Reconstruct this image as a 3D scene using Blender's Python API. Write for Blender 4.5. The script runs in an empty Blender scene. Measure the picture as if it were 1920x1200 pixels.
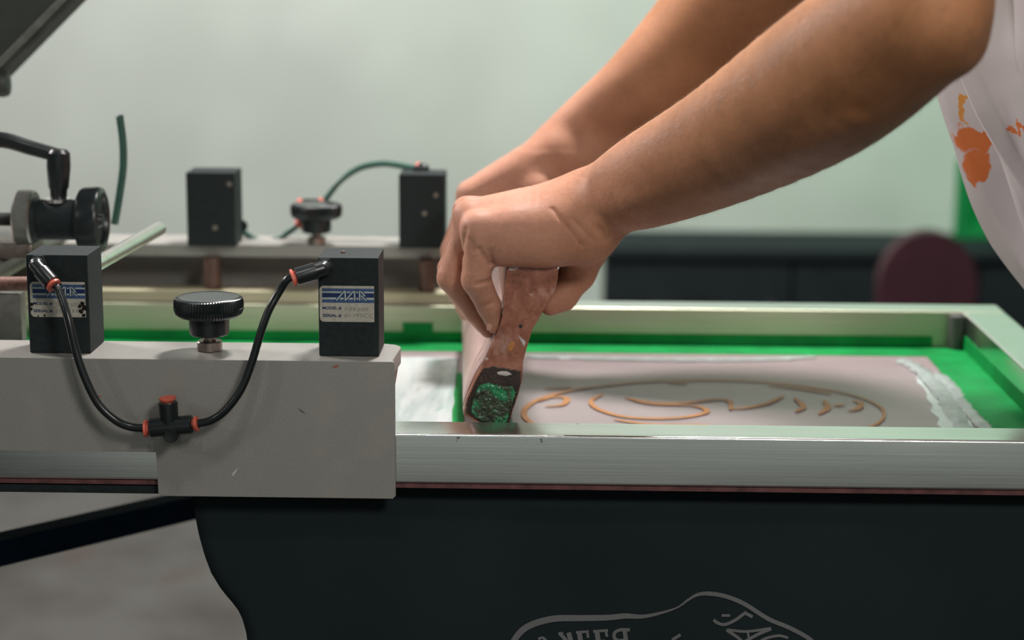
import bpy, bmesh, math, random
import numpy as np
from mathutils import Vector, Matrix, Euler
random.seed(4); np.random.seed(4)
S = bpy.context.scene
COL = S.collection

# ------------------------------------------------------------------ camera
CAM = np.array([0.1045, -1.413, 0.316]); FPX = 3600.0
YAW, PITCH, ROLL = 0.0229, 0.1976, 0.0059
_cy, _sy, _cp, _sp = math.cos(YAW), math.sin(YAW), math.cos(PITCH), math.sin(PITCH)
FWD = np.array([-_sy*_cp, _cy*_cp, -_sp]); R0 = np.array([_cy, _sy, 0.0]); U0 = np.cross(R0, FWD)
RGT = math.cos(ROLL)*R0 + math.sin(ROLL)*U0
UPV = -math.sin(ROLL)*R0 + math.cos(ROLL)*U0
cd = bpy.data.cameras.new('camera'); cam = bpy.data.objects.new('camera', cd); COL.objects.link(cam)
M4 = Matrix(((RGT[0], UPV[0], -FWD[0], CAM[0]), (RGT[1], UPV[1], -FWD[1], CAM[1]), (RGT[2], UPV[2], -FWD[2], CAM[2]), (0, 0, 0, 1)))
cam.matrix_world = M4
cd.sensor_width = 36.0; cd.lens = FPX/1920*36.0; cd.clip_start = 0.05; cd.clip_end = 60
cd.dof.use_dof = True; cd.dof.focus_distance = 1.475; cd.dof.aperture_fstop = 4.3
S.camera = cam

# ------------------------------------------------------------------ light and exposure
w = bpy.data.worlds.new('world'); S.world = w; w.use_nodes = True
w.node_tree.nodes['Background'].inputs[0].default_value = (0.88, 1.0, 0.97, 1)
w.node_tree.nodes['Background'].inputs[1].default_value = 0.075
S.view_settings.view_transform = 'Standard'; S.view_settings.look = 'None'
S.view_settings.exposure = 0.0; S.view_settings.gamma = 1.0; S.view_settings.use_curve_mapping = False

def lamp(name, loc, target, sx, sy, power, color, spread=180):
    d = bpy.data.lights.new(name, 'AREA'); d.shape = 'RECTANGLE'; d.size = sx; d.size_y = sy
    d.energy = power; d.color = color; d.spread = math.radians(spread)
    o = bpy.data.objects.new(name, d); COL.objects.link(o); o.location = loc
    o.rotation_euler = (Vector(target)-Vector(loc)).to_track_quat('-Z', 'Y').to_euler()
    return o
lamp('ceiling_lamp_over_press', (0.25, 0.85, 1.60), (0.1, 0.2, 0), 0.26, 0.22, 56, (1.0, 0.95, 0.93))
lamp('ceiling_lamp_front', (-0.10, -0.85, 1.55), (0.1, 0.1, 0), 0.14, 0.14, 4.0, (1.0, 0.98, 0.94))
lamp('ceiling_lamp_front_left', (-1.7, -1.2, 1.0), (0.0, 0.1, 0), 0.14, 0.14, 3.2, (1.0, 0.98, 0.94))
lamp('arm_fill_front_right', (0.55, -1.10, 0.80), (0.25, 0.0, 0.1), 0.25, 0.25, 8.0, (1.0, 0.96, 0.90))  # unseen fill added to brighten the near forearm and elbow
lamp('ceiling_lamp_left', (-1.7, 0.9, 1.2), (0.2, 0.25, 0), 0.5, 0.3, 46, (1.0, 0.94, 0.92))
lamp('ceiling_lamp_by_wall', (-0.8, 2.6, 1.65), (-0.6, 5.0, 0.0), 1.6, 0.4, 90, (1.0, 0.985, 0.94))
lamp('green_wall_tint_fill', (2.4, 3.0, 1.6), (1.7, 5.0, 0.2), 0.8, 0.4, 44, (0.50, 1.0, 0.62))  # unseen green light added to tint the right part of the wall
lamp('fill_behind_viewer', (0.3, -3.3, 0.0), (0.3, 0, 0.0), 2.8, 2.0, 5.0, (0.96, 1.0, 0.93))  # unseen soft panel added for the rail's reflection and front fill

# ------------------------------------------------------------------ helpers
def ray(px, py):
    d = (px-960)/FPX*RGT - (py-600)/FPX*UPV + FWD
    return d
def P(px, py, y):
    d = ray(px, py); t = (y-CAM[1])/d[1]
    return Vector(CAM+t*d)
def PZ(px, py, z):
    d = ray(px, py); t = (z-CAM[2])/d[2]
    return Vector(CAM+t*d)
def PX(px, py, y):      # metres per pixel at that point
    return float((np.array(P(px, py, y))-CAM) @ FWD)/FPX

def tag(o, label=None, cat=None, group=None, kind=None):
    if label: o['label'] = label
    if cat: o['category'] = cat
    if group: o['group'] = group
    if kind: o['kind'] = kind
    return o
def thing(name, label, cat, loc, group=None):
    o = bpy.data.objects.new(name, None); COL.objects.link(o); o.location = loc
    o.empty_display_size = 0.02
    return tag(o, label, cat, group)
def link_mesh(name, me, mats, parent=None):
    o = bpy.data.objects.new(name, me); COL.objects.link(o)
    for m in (mats if isinstance(mats, (list, tuple)) else [mats]): me.materials.append(m)
    if parent is not None:
        o.parent = parent
        off = Vector((0, 0, 0)); p = parent
        while p is not None: off += p.location; p = p.parent
        o.location = -off
        # shapes are written in world coordinates: keep the local origin at the parent
        o.data.transform(Matrix.Translation(-off)); o.location = (0, 0, 0)
    return o
def obj(name, bm, mats, parent=None, smooth=35):
    me = bpy.data.meshes.new(name)
    bmesh.ops.recalc_face_normals(bm, faces=bm.faces[:])
    bm.to_mesh(me); bm.free()
    if smooth is not None:
        me.shade_smooth() if smooth >= 180 else me.set_sharp_from_angle(angle=math.radians(smooth))
        for p in me.polygons: p.use_smooth = True
    wn = smooth is not None and smooth < 180
    if parent is None:      # origin at the middle of the base
        vs = [v.co for v in me.vertices]
        lo = Vector([min(v[i] for v in vs) for i in range(3)]); hi = Vector([max(v[i] for v in vs) for i in range(3)])
        c = Vector(((lo.x+hi.x)/2, (lo.y+hi.y)/2, lo.z))
        me.transform(Matrix.Translation(-c))
        o = link_mesh(name, me, mats); o.location = c
    else: o = link_mesh(name, me, mats, parent)
    if wn:
        md = o.modifiers.new('weighted_normals', 'WEIGHTED_NORMAL'); md.keep_sharp = True
    return o
def box(bm, lo, hi, bevel=0.0, seg=2):
    r = bmesh.ops.create_cube(bm, size=1.0); vs = r['verts']
    for v in vs:
        v.co = Vector([lo[i]+(v.co[i]+.5)*(hi[i]-lo[i]) for i in range(3)])
    if bevel:
        es = list({e for v in vs for e in v.link_edges})
        bmesh.ops.bevel(bm, geom=es, offset=bevel, segments=seg, profile=0.5, affect='EDGES')
def prism(bm, pts, vec, bevel=0.0, seg=2):
    """pts: list of 3D points of a planar outline; extruded by vec"""
    a = [bm.verts.new(p) for p in pts]; b = [bm.verts.new(Vector(p)+Vector(vec)) for p in pts]
    n = len(pts); fs = [bm.faces.new(a), bm.faces.new(b[::-1])]
    for i in range(n): fs.append(bm.faces.new((a[i], b[i], b[(i+1) % n], a[(i+1) % n])))
    if bevel:
        es = [e for e in fs[0].edges]+[e for e in fs[1].edges]
        bmesh.ops.bevel(bm, geom=es, offset=bevel, segments=seg, profile=0.5, affect='EDGES')
def frame_of(d):
    d = Vector(d).normalized(); up = Vector((0, 0, 1)) if abs(d.z) < .9 else Vector((1, 0, 0))
    a = d.cross(up).normalized(); return d, a, a.cross(d).normalized()
def lathe(bm, base, axis, prof, n=32, rfun=None):
    """prof: list of (distance along the axis, radius)"""
    d, a, b = frame_of(axis); base = Vector(base); rings = []
    for (h, r) in prof:
        ring = []
        for i in range(n):
            t = 2*math.pi*i/n; rr = r*(rfun(i, h) if rfun else 1)
            ring.append(bm.verts.new(base+d*h+a*(rr*math.cos(t))+b*(rr*math.sin(t))))
        rings.append(ring)
    for k in range(len(rings)-1):
        for i in range(n):
            bm.faces.new((rings[k][i], rings[k][(i+1) % n], rings[k+1][(i+1) % n], rings[k+1][i]))
    bm.faces.new(rings[0][::-1]); bm.faces.new(rings[-1])
def smooth_path(pts, k=8):
    pts = [Vector(p) for p in pts]; out = []
    q = [2*pts[0]-pts[1]]+pts+[2*pts[-1]-pts[-2]]
    for i in range(1, len(q)-2):
        for j in range(k):
            t = j/k; a, b, c, d = q[i-1], q[i], q[i+1], q[i+2]
            out.append(.5*((2*b)+(c-a)*t+(2*a-5*b+4*c-d)*t*t+(3*b-a-3*c+d)*t**3))
    out.append(pts[-1]); return out
def tube(bm, pts, r, n=14, k=8):
    path = smooth_path(pts, k) if k else [Vector(p) for p in pts]
    rr = r if callable(r) else (lambda t: r)
    rings = []; ref = None
    for i, p in enumerate(path):
        d = (path[min(i+1, len(path)-1)]-path[max(i-1, 0)]).normalized()
        if ref is None: _, a, _b = frame_of(d)
        else: a = (ref-d*ref.dot(d)).normalized()
        ref = a; b = d.cross(a); R = rr(i/(len(path)-1))
        rings.append([bm.verts.new(p+a*(R*math.cos(2*math.pi*j/n))+b*(R*math.sin(2*math.pi*j/n))) for j in range(n)])
    for q in range(len(rings)-1):
        for j in range(n): bm.faces.new((rings[q][j], rings[q][(j+1) % n], rings[q+1][(j+1) % n], rings[q+1][j]))
    bm.faces.new(rings[0][::-1]); bm.faces.new(rings[-1])
def BM(): return bmesh.new()

# ------------------------------------------------------------------ materials
def lin(c): return tuple(((x/255)/12.92 if x/255 <= .04045 else ((x/255+.055)/1.055)**2.4) for x in c)
class Nodes:
    def __init__(s, name):
        s.m = bpy.data.materials.new(name); s.m.use_nodes = True; s.t = s.m.node_tree
        s.p = s.t.nodes['Principled BSDF']; s.coord = s.t.nodes.new('ShaderNodeTexCoord')
    def new(s, typ, **kw):
        n = s.t.nodes.new(typ)
        for k, v in kw.items(): setattr(n, k, v)
        return n
    def link(s, a, b): s.t.links.new(a, b)
    def noise(s, scale, detail=3, stretch=(1, 1, 1), rough=.55, dist=0):
        mp = s.new('ShaderNodeMapping'); mp.inputs['Scale'].default_value = stretch
        s.link(s.coord.outputs['Object'], mp.inputs[0])
        n = s.new('ShaderNodeTexNoise'); n.inputs['Scale'].default_value = scale; n.inputs['Detail'].default_value = detail
        n.inputs['Roughness'].default_value = rough; n.inputs['Distortion'].default_value = dist
        s.link(mp.outputs[0], n.inputs['Vector']); return n.outputs['Fac']
    def ramp(s, fac, stops):
        r = s.new('ShaderNodeValToRGB'); e = r.color_ramp.elements
        while len(e) < len(stops): e.new(.5)
        for i, (p, c) in enumerate(stops):
            e[i].position = p; e[i].color = (*c, 1) if len(c) == 3 else c
        s.link(fac, r.inputs[0]); return r.outputs[0]
    def mix(s, fac, a, b, mode='MIX'):
        n = s.new('ShaderNodeMix', data_type='RGBA', blend_type=mode)
        for sock, v in ((n.inputs[0], fac), (n.inputs[6], a), (n.inputs[7], b)):
            if isinstance(v, (int, float)): sock.default_value = v
            elif isinstance(v, tuple): sock.default_value = (*v, 1)
            else: s.link(v, sock)
        return n.outputs[2]
    def math(s, op, a, b=0.0):
        n = s.new('ShaderNodeMath', operation=op)
        for i, v in enumerate((a, b)):
            if isinstance(v, (int, float)): n.inputs[i].default_value = v
            else: s.link(v, n.inputs[i])
        return n.outputs[0]
    def base(s, c):
        if isinstance(c, tuple): s.p.inputs['Base Color'].default_value = (*c, 1)
        else: s.link(c, s.p.inputs['Base Color'])
    def bump(s, fac, strength, dist=.001):
        b = s.new('ShaderNodeBump'); b.inputs['Strength'].default_value = strength; b.inputs['Distance'].default_value = dist
        s.link(fac, b.inputs['Height']); s.link(b.outputs[0], s.p.inputs['Normal'])
    def set(s, rough=.5, metal=0.0, spec=.5, coat=0.0):
        s.p.inputs['Roughness'].default_value = rough; s.p.inputs['Metallic'].default_value = metal
        s.p.inputs['Specular IOR Level'].default_value = spec; s.p.inputs['Coat Weight'].default_value = coat
def simple(name, c, rough=.5, metal=0.0, var=.12, scale=60, bump=0.0, spec=.5, stretch=(1, 1, 1)):
    n = Nodes(name); f = n.noise(scale, 4, stretch)
    d = tuple(x*(1-var) for x in c); l = tuple(min(1, x*(1+var)) for x in c)
    n.base(n.ramp(f, [(.3, d), (.7, l)])); n.set(rough, metal, spec)
    if bump: n.bump(f, bump)
    return n.m

def m_plate():
    n = Nodes('worn_grey_paint')
    f = n.noise(900, 2); g = n.noise(30, 4, (1, 1, 1)); s = n.noise(160, 5, (1, 1, 1), .7)
    c = n.mix(n.ramp(f, [(.35, (0, 0, 0)), (.65, (1, 1, 1))]), (.235, .228, .208), (.285, .277, .257))
    c = n.mix(n.ramp(s, [(.66, (0, 0, 0)), (.72, (1, 1, 1))]), c, (.30, .25, .22))
    c = n.mix(n.math('MULTIPLY', n.ramp(g, [(.5, (0, 0, 0)), (.8, (1, 1, 1))]), .25), c, (.42, .36, .33))
    n.base(c); n.set(.40, 0, .6); n.bump(f, .06, .0005); return n.m
def m_alu(name='brushed_aluminium', col=(.82, .84, .81), rough=.19):
    n = Nodes(name)
    f = n.noise(1.0, 3, (6, 900, 900)); g = n.noise(14, 4, (.4, 2, 2))
    c = n.mix(n.ramp(f, [(.3, (0, 0, 0)), (.7, (1, 1, 1))]), tuple(x*.86 for x in col), col)
    sp = n.noise(70, 5, (1, 1, 1), .75)
    c = n.mix(n.ramp(sp, [(.69, (0, 0, 0)), (.73, (1, 1, 1))]), c, (.22, .17, .15))
    n.base(c); n.set(rough, 1.0)
    n.link(n.ramp(g, [(.3, (rough*.8,)*3), (.7, (rough*1.35,)*3)]), n.p.inputs['Roughness'])
    n.bump(f, .035, .0003); return n.m
MAT = {}
MAT['plate'] = m_plate()
MAT['plate_edge'] = simple('chipped_edge', (.16, .10, .085), .6, 0, .3, 300, .3)
MAT['alu'] = m_alu()
MAT['alu_soft'] = m_alu('satin_aluminium', (.66, .69, .63), .42)
MAT['black'] = simple('black_anodised', (.012, .0175, .0185), .62, 0, .25, 220, .05, .25)
MAT['black_plastic'] = simple('black_plastic', (.011, .015, .016), .30, 0, .2, 90, .04)
MAT['black_rubber'] = simple('black_hose', (.008, .011, .012), .28, 0, .2, 60)
MAT['red'] = simple('red_collar', (.60, .12, .075), .45, 0, .15, 200)
MAT['steel'] = simple('dull_steel', (.30, .25, .22), .38, 1.0, .25, 150)
MAT['bright_steel'] = simple('bright_steel', (.80, .76, .73), .25, 1.0, .1, 60)
MAT['zinc'] = simple('zinc_plate', (.27, .27, .25), .38, .85, .2, 80)
MAT['dark_steel'] = simple('dark_steel', (.07, .075, .07), .5, .5, .3, 40)
MAT['copper'] = simple('rusty_rod', (.22, .125, .10), .5, .4, .3, 220)
MAT['navy_paint'] = simple('navy_paint', (.010, .026, .048), .85, 0, .2, 30, 0, .1)
MAT['green_tape'] = simple('green_tape', (.001, .215, .045), .5, 0, .22, 26, .1, .25)
MAT['green_hose'] = simple('grey_green_hose', (.035, .10, .075), .35, 0, .2, 60)
MAT['pale_wood'] = simple('pale_bar', (.40, .37, .25), .55, 0, .15, 30, stretch=(.2, 1, 1))
MAT['label'] = simple('label_silver', (.40, .38, .32), .45, 0, .14, 500)
MAT['label_blue'] = simple('label_blue', (.04, .082, .19), .45, 0, .35, 700, stretch=(1, 1, .5))
MAT['label_navy'] = simple('label_navy', (.005, .020, .095), .4, 0, .2, 300)
MAT['label_pale'] = simple('label_pale', (.36, .42, .40), .45, 0, .1, 300)
MAT['ink_text'] = simple('faded_type', (.26, .25, .205), .5, 0, .3, 600)
MAT['mesh_edge'] = simple('stained_mesh_edge', (.12, .045, .045), .6, 0, .4, 90)
MAT['maroon'] = simple('maroon_vinyl', (.050, .011, .020), .6, 0, .2, 20)
MAT['cabinet'] = simple('dark_cabinet', (.014, .019, .022), .8, 0, .15, 12, 0, .15)
MAT['ink_clear'] = simple('pale_ink', (.30, .345, .325), .25, 0, .14, 60, .6)
MAT['orange_ink'] = simple('orange_ink', (.40, .17, .05), .4, 0, .2, 50)
MAT['print_ink'] = simple('grey_print', (.14, .14, .145), .7, 0, .12, 900, .2)
MAT['black_trousers'] = simple('dark_trousers', (.014, .017, .02), .9, 0, .2, 60, .2)
MAT['nail'] = simple('nail', (.50, .27, .20), .3, 0, .06, 60)
MAT['hair'] = simple('arm_hair', (.17, .085, .042), .4, 0, .75, 120)

def m_film():
    n = Nodes('smeared_film')
    a = n.noise(9, 4, (4, .5, 1), .6, .6); b = n.noise(26, 4, (1.6, .6, 1), .6, .4)
    c = n.ramp(a, [(.30, (.24, .33, .31)), (.48, (.44, .50, .485)), (.62, (.56, .59, .58)), (.74, (.36, .26, .23))])
    c = n.mix(n.ramp(b, [(.62, (0, 0, 0)), (.72, (1, 1, 1))]), c, (.20, .40, .27))
    n.base(c); n.set(.18, 0, .6); n.bump(b, .5, .002); return n.m
MAT['film'] = m_film()
def m_screen():
    n = Nodes('coated_mesh')
    a = n.noise(7, 4, (.5, 1.6, 1)); b = n.noise(50, 3)
    c = n.ramp(a, [(.3, (.235, .190, .198)), (.7, (.32, .265, .272))])
    c = n.mix(n.math('MULTIPLY', b, .25), c, (.34, .265, .26))
    n.base(c); n.set(.30, 0, .5); n.bump(n.noise(1500, 1), .05, .0003); return n.m
MAT['screen'] = m_screen()
def m_wood():
    n = Nodes('inked_wood')
    g = n.noise(18, 5, (6, .4, 6), .6, .5); s = n.noise(60, 5, (1, 1, 1), .7); k = n.noise(35, 4)
    c = n.ramp(g, [(.25, (.15, .048, .026)), (.5, (.27, .098, .058)), (.8, (.42, .19, .13))])
    c = n.mix(n.ramp(k, [(.62, (0, 0, 0)), (.74, (.7, .7, .7))]), c, (.50, .32, .27))
    c = n.mix(n.ramp(s, [(.67, (0, 0, 0)), (.71, (1, 1, 1))]), c, (.55, .47, .45))
    n.base(c); n.set(.38, 0, .4, .25); n.p.inputs['Coat Roughness'].default_value = .16; n.bump(g, .10, .001); return n.m
MAT['wood'] = m_wood()
def m_crust():
    n = Nodes('dried_ink_crust')
    a = n.noise(55, 5, (1, 1, 1), .65, 1.2); b = n.noise(120, 4, (1, 1, 1), .6, .5)
    c = n.ramp(a, [(.30, (.006, .007, .006)), (.41, (.05, .065, .035)), (.47, (.03, .095, .045)), (.54, (.014, .27, .10)), (.66, (.09, .115, .06)), (.78, (.012, .012, .01))])
    c = n.mix(n.ramp(b, [(.68, (0, 0, 0)), (.73, (1, 1, 1))]), c, (.30, .15, .045))
    n.base(c); n.set(.22, 0, .6); n.bump(b, .9, .002); return n.m
MAT['crust'] = m_crust()
MAT['black_ink'] = simple('black_ink', (.012, .008, .007), .2, 0, .5, 70, .8)
def m_skin(name, far=False):
    n = Nodes(name)
    a = n.noise(16, 4, (1, 1, 1), .6); b = n.noise(260, 3, (1, 1, 1), .6); d = n.noise(900, 2)
    tan = n.ramp(a, [(.3, (.31, .135, .058)), (.7, (.45, .205, .10))])
    pink = n.ramp(a, [(.3, (.40, .190, .125)), (.7, (.52, .265, .185))])
    sep = n.new('ShaderNodeSeparateXYZ'); n.link(n.coord.outputs['Object'], sep.inputs[0])
    mr = n.new('ShaderNodeMapRange'); n.link(sep.outputs[0], mr.inputs[0])
    mr.inputs[1].default_value = .06-.72; mr.inputs[2].default_value = .22-.72   # the body's origin stands at x = .72
    c = n.mix(mr.outputs[0], pink, tan)
    c = n.mix(n.math('MULTIPLY', n.ramp(b, [(.45, (0, 0, 0)), (.75, (1, 1, 1))]), .22), c, (.22, .085, .05))
    n.base(c); n.set(.55, 0, .22)
    n.p.inputs['Subsurface Weight'].default_value = .12; n.p.inputs['Subsurface Radius'].default_value = (.6, .25, .12)
    n.p.inputs['Subsurface Scale'].default_value = .006
    n.bump(n.math('ADD', n.math('MULTIPLY', b, 1.0), n.math('MULTIPLY', d, .5)), .22, .0008); return n.m
MAT['skin'] = m_skin('skin')
def m_cloth_white(stains):
    n = Nodes('stained_white_cotton')
    g = n.noise(700, 2); a = n.noise(9, 3)
    c = n.ramp(a, [(.3, (.50, .47, .475)), (.7, (.58, .55, .55))])
    dn = n.new('ShaderNodeTexNoise'); dn.inputs['Scale'].default_value = 45; dn.inputs['Detail'].default_value = 4
    n.link(n.coord.outputs['Object'], dn.inputs['Vector'])
    va = n.new('ShaderNodeVectorMath', operation='SCALE'); va.inputs[3].default_value = .035; n.link(dn.outputs['Color'], va.inputs[0])
    vb = n.new('ShaderNodeVectorMath', operation='ADD'); n.link(n.coord.outputs['Object'], vb.inputs[0]); n.link(va.outputs[0], vb.inputs[1])
    for (ctr, rad, col) in stains:
        sc = n.new('ShaderNodeVectorMath', operation='SUBTRACT'); n.link(vb.outputs[0], sc.inputs[0])
        sc.inputs[1].default_value = Vector(ctr)+Vector((.0175,)*3)
        dv = n.new('ShaderNodeVectorMath', operation='DIVIDE'); n.link(sc.outputs[0], dv.inputs[0]); dv.inputs[1].default_value = rad
        ln = n.new('ShaderNodeVectorMath', operation='LENGTH'); n.link(dv.outputs[0], ln.inputs[0])
        c = n.mix(n.ramp(ln.outputs['Value'], [(.75, (1, 1, 1)), (1.0, (0, 0, 0))]), c, col)
    n.base(c); n.set(.9, 0, .2); n.bump(g, .15, .0006); return n.m
def m_cloth_dark():
    n = Nodes('black_cotton')
    g = n.noise(1300, 2); a = n.noise(8, 3)
    c = n.ramp(a, [(.3, (.0125, .019, .022)), (.7, (.0155, .0235, .0265))])
    sp = n.noise(420, 3, (1, 1, 1), .8)
    c = n.mix(n.math('MULTIPLY', n.ramp(sp, [(.70, (0, 0, 0)), (.78, (1, 1, 1))]), .5), c, (.03, .036, .04))
    n.base(c); n.set(.95, 0, .15); n.bump(g, .3, .0005); return n.m
MAT['shirt'] = m_cloth_dark()
def m_wall():
    n = Nodes('painted_wall'); a = n.noise(.9, 3); b = n.noise(40, 3)
    c = n.ramp(a, [(.38, (.50, .51, .49)), (.62, (.62, .635, .61))])
    n.base(c); n.set(.8, 0, .3); n.bump(b, .05, .001); return n.m
MAT['wall'] = m_wall()
def m_floor():
    n = Nodes('ink_stained_concrete'); a = n.noise(3.4, 4, (1, 1, 1), .6); b = n.noise(2.2, 3, (1, 1, 1), .5, 1.0); r = n.noise(4.5, 2)
    c = n.ramp(a, [(.36, (.055, .046, .043)), (.60, (.098, .090, .085))])
    c = n.mix(n.ramp(b, [(.60, (0, 0, 0)), (.72, (.8, .8, .8))]), c, (.045, .030, .029))
    c = n.mix(n.ramp(r, [(.66, (0, 0, 0)), (.74, (.6, .6, .6))]), c, (.075, .034, .03))
    n.base(c); n.set(.6, 0, .4); return n.m
MAT['floor'] = m_floor()

# ------------------------------------------------------------------ the setting
FZ = -1.0
b = BM(); box(b, (-4, -3.2, FZ-.05), (5, 5.1, FZ)); o = obj('floor', b, MAT['floor'], None, None); tag(o, 'grey ink-stained concrete workshop floor', 'floor', kind='structure')
b = BM(); box(b, (-4, 5.0, FZ), (5, 5.1, 2.0)); o = obj('wall_back', b, MAT['wall'], None, None); tag(o, 'pale grey-green painted wall far behind the press', 'wall', kind='structure')

# ------------------------------------------------------------------ background things
YC = 3.6
xl = P(1128, 520, YC).x; ztop = P(1400, 466, YC).z
cab = thing('storage_cabinet', 'long low dark cabinet standing against the workshop background on the right', 'cabinet', (xl+1.0, YC+.15, FZ))
b = BM(); box(b, (xl+.01, YC+.012, FZ), (xl+1.99, YC+.3, ztop-.03), .004); obj('body', b, MAT['cabinet'], cab)
b = BM(); box(b, (xl, YC-.01, ztop-.03), (xl+2.0, YC+.31, ztop), .006); obj('top', b, MAT['cabinet'], cab)
for k in range(4):
    b = BM(); box(b, (xl+.02+k*.49, YC, FZ+.06), (xl+.50+k*.49, YC+.012, ztop-.04), .003); d = obj('door', b, MAT['cabinet'], cab)
    b = BM(); box(b, (xl+.44+k*.49, YC-.018, FZ+.25), (xl+.455+k*.49, YC, FZ+.37), .004); obj('handle', b, MAT['dark_steel'], d)
# chair with a rounded maroon back, in front of the cabinet
YH = 3.1
c0 = P(1738, 500, YH)
ch = thing('padded_chair', 'maroon rounded chair back rising behind the aluminium frame', 'chair', (c0.x, YH, FZ))
rw = 92*PX(1738, 500, YH); zt = P(1738, 432, YH).z
b = BM(); pts = []
for i in range(25):
    t = math.pi*i/24; pts.append((c0.x+rw*math.cos(t), YH-.03, zt-rw*1.15+rw*1.15*math.sin(t)))
pts += [(c0.x-rw*.95, YH-.03, zt-.36), (c0.x+rw*.95, YH-.03, zt-.36)]
prism(b, pts, (0, .06, 0), .018, 3); obj('backrest', b, MAT['maroon'], ch)
b = BM(); box(b, (c0.x-.2, YH-.42, zt-.47), (c0.x+.2, YH-.02, zt-.39), .025, 3); obj('seat', b, MAT['maroon'], ch)
b = BM(); box(b, (c0.x-.03, YH-.01, zt-.45), (c0.x+.03, YH+.012, zt-.3), .004); obj('back_support', b, MAT['dark_steel'], ch)
for sx in (-1, 1):
    for sy in (-.39, -.05):
        b = BM(); tube(b, [(c0.x+sx*.17, YH+sy, zt-.46), (c0.x+sx*.19, YH+sy, FZ)], .012, 10, 0); obj('leg', b, MAT['dark_steel'], ch)
# green emulsion screen standing on the cabinet
YG = YC+.2
g0 = P(1797, 320, YG); gz = P(1830, 300, YG).z
gs = thing('emulsion_screen', 'bright green coated screen propped upright on the dark cabinet', 'screen', (g0.x+.22, YG, ztop))
b = BM(); box(b, (g0.x+.03, YG+.008, ztop+.03), (g0.x+.45, YG+.014, gz-.03)); obj('mesh', b, MAT['green_tape'], gs)
fr = simple('green_frame', (.004, .22, .06), .5)
for lo, hi in (((g0.x, YG, ztop), (g0.x+.03, YG+.03, gz)), ((g0.x+.45, YG, ztop), (g0.x+.48, YG+.03, gz)),
               ((g0.x+.03, YG, ztop), (g0.x+.45, YG+.03, ztop+.03)), ((g0.x+.03, YG, gz-.03), (g0.x+.45, YG+.03, gz))):
    b = BM(); box(b, lo, hi, .003); obj('frame_bar', b, fr, gs)

# ------------------------------------------------------------------ screen frame
YR, HR, ZT, RT = .004, .0395, -.0572, .0405
ZM = ZT-HR
YF1 = .5583; YF0 = YF1-.038           # far rail
XR = P(1806, 582, YF0).x; XRO = XR+.0425
XL = -.43; XLO = XL-.04
fr = thing('screen_frame', 'long brushed aluminium screen frame with green taped mesh under the hands', 'screen frame', (0.0, .28, ZM))
def rail(lo, hi):
    b = BM(); box(b, lo, hi, .0022, 3); return obj('rail', b, MAT['alu'], fr)
rail((XLO, YR, ZM), (XRO, YR+RT, ZT))
fr_far = rail((XLO, YF0, ZM), (XRO, YF1, ZT))
fr_far.data.materials.append(m_alu('olive_reflection_aluminium', (.56, .58, .43), .5))  # green tape's reflection put into the face colour, duller than the top
for p_ in fr_far.data.polygons:
    if p_.normal.y < -.5: p_.material_index = 1
rail((XR, YR+RT, ZM+.0003), (XRO, YF0, ZT-.0003))
rail((XLO, YR+RT, ZM+.0003), (XL, YF0, ZT-.0003))
b = BM(); box(b, (XLO+.001, YR+.001, ZM-.0035), (XRO-.001, YF1-.001, ZM-.0002)); obj('mesh_edge', b, MAT['mesh_edge'], fr)
b = BM(); box(b, (XL-.002, YR+RT-.002, ZM), (XR+.002, YF0+.002, ZM+.0012)); scr = obj('mesh', b, MAT['screen'], fr)
zt_ = ZM+.0013
def ragged(pts, amp, n=14):
    out = []
    for i in range(len(pts)):
        a, c = Vector(pts[i]), Vector(pts[(i+1) % len(pts)])
        for k in range(n):
            t = k/n; q = a.lerp(c, t); j = amp if k else amp*.3
            out.append(Vector((q.x+random.uniform(-j, j), q.y+random.uniform(-j, j), q.z)))
    return out
# tape along the far rail: up the rail and out over the mesh
b = BM()
prism(b, [(XL, YF0-.0006, ZM+.001), (XR-.03, YF0-.0006, ZM+.001), (XR-.03, YF0-.0006, ZM+.0135), (XL, YF0-.0006, ZM+.0115)], (0, .0005, 0))
obj('green_tape', b, MAT['green_tape'], fr)
b = BM(); box(b, (P(755, 620, YF0).x, YF0-.0011, ZM+.008), (P(812, 620, YF0).x, YF0-.0006, ZM+.022)); obj('green_tape', b, MAT['green_tape'], fr)
yfm = PZ(1300, 664, zt_).y
b = BM(); box(b, (XL, yfm, zt_-.0002), (XR, YF0, zt_+.0004)); obj('green_tape', b, MAT['green_tape'], fr)
# right side: wide tape on the mesh and strip on the rail
q = [PZ(1735, 664, zt_), PZ(1760, 690, zt_), PZ(1792, 735, zt_), PZ(1838, 785, zt_), PZ(1880, 840, zt_), PZ(1960, 930, zt_)]
q = [Vector((v.x, max(v.y, YR+RT+.002), v.z)) for v in q]
b = BM(); prism(b, [Vector((v.x+random.uniform(-.002, .002), v.y, zt_+.0005)) for v in q]+[Vector((XR, q[-1].y, zt_+.0005)), Vector((XR, YF0, zt_+.0005)), Vector((q[0].x, YF0-.004, zt_+.0005))], (0, 0, .0004)); obj('green_tape', b, MAT['green_tape'], fr)
b = BM(); box(b, (XR-.0006, YR+RT+.03, ZM+.001), (XR-.0001, YF0, ZM+.017)); obj('green_tape', b, MAT['green_tape'], fr)
# weld bead in the far right corner
b = BM(); lathe(b, (XR-.007, YF0-.006, ZM+.002), (0, 0, 1), [(0, .008), (.004, .0085), (.034, .0085), (.036, .005)], 14); obj('corner_bead', b, simple('grey_sealant', (.06, .065, .055), .7), fr)
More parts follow.
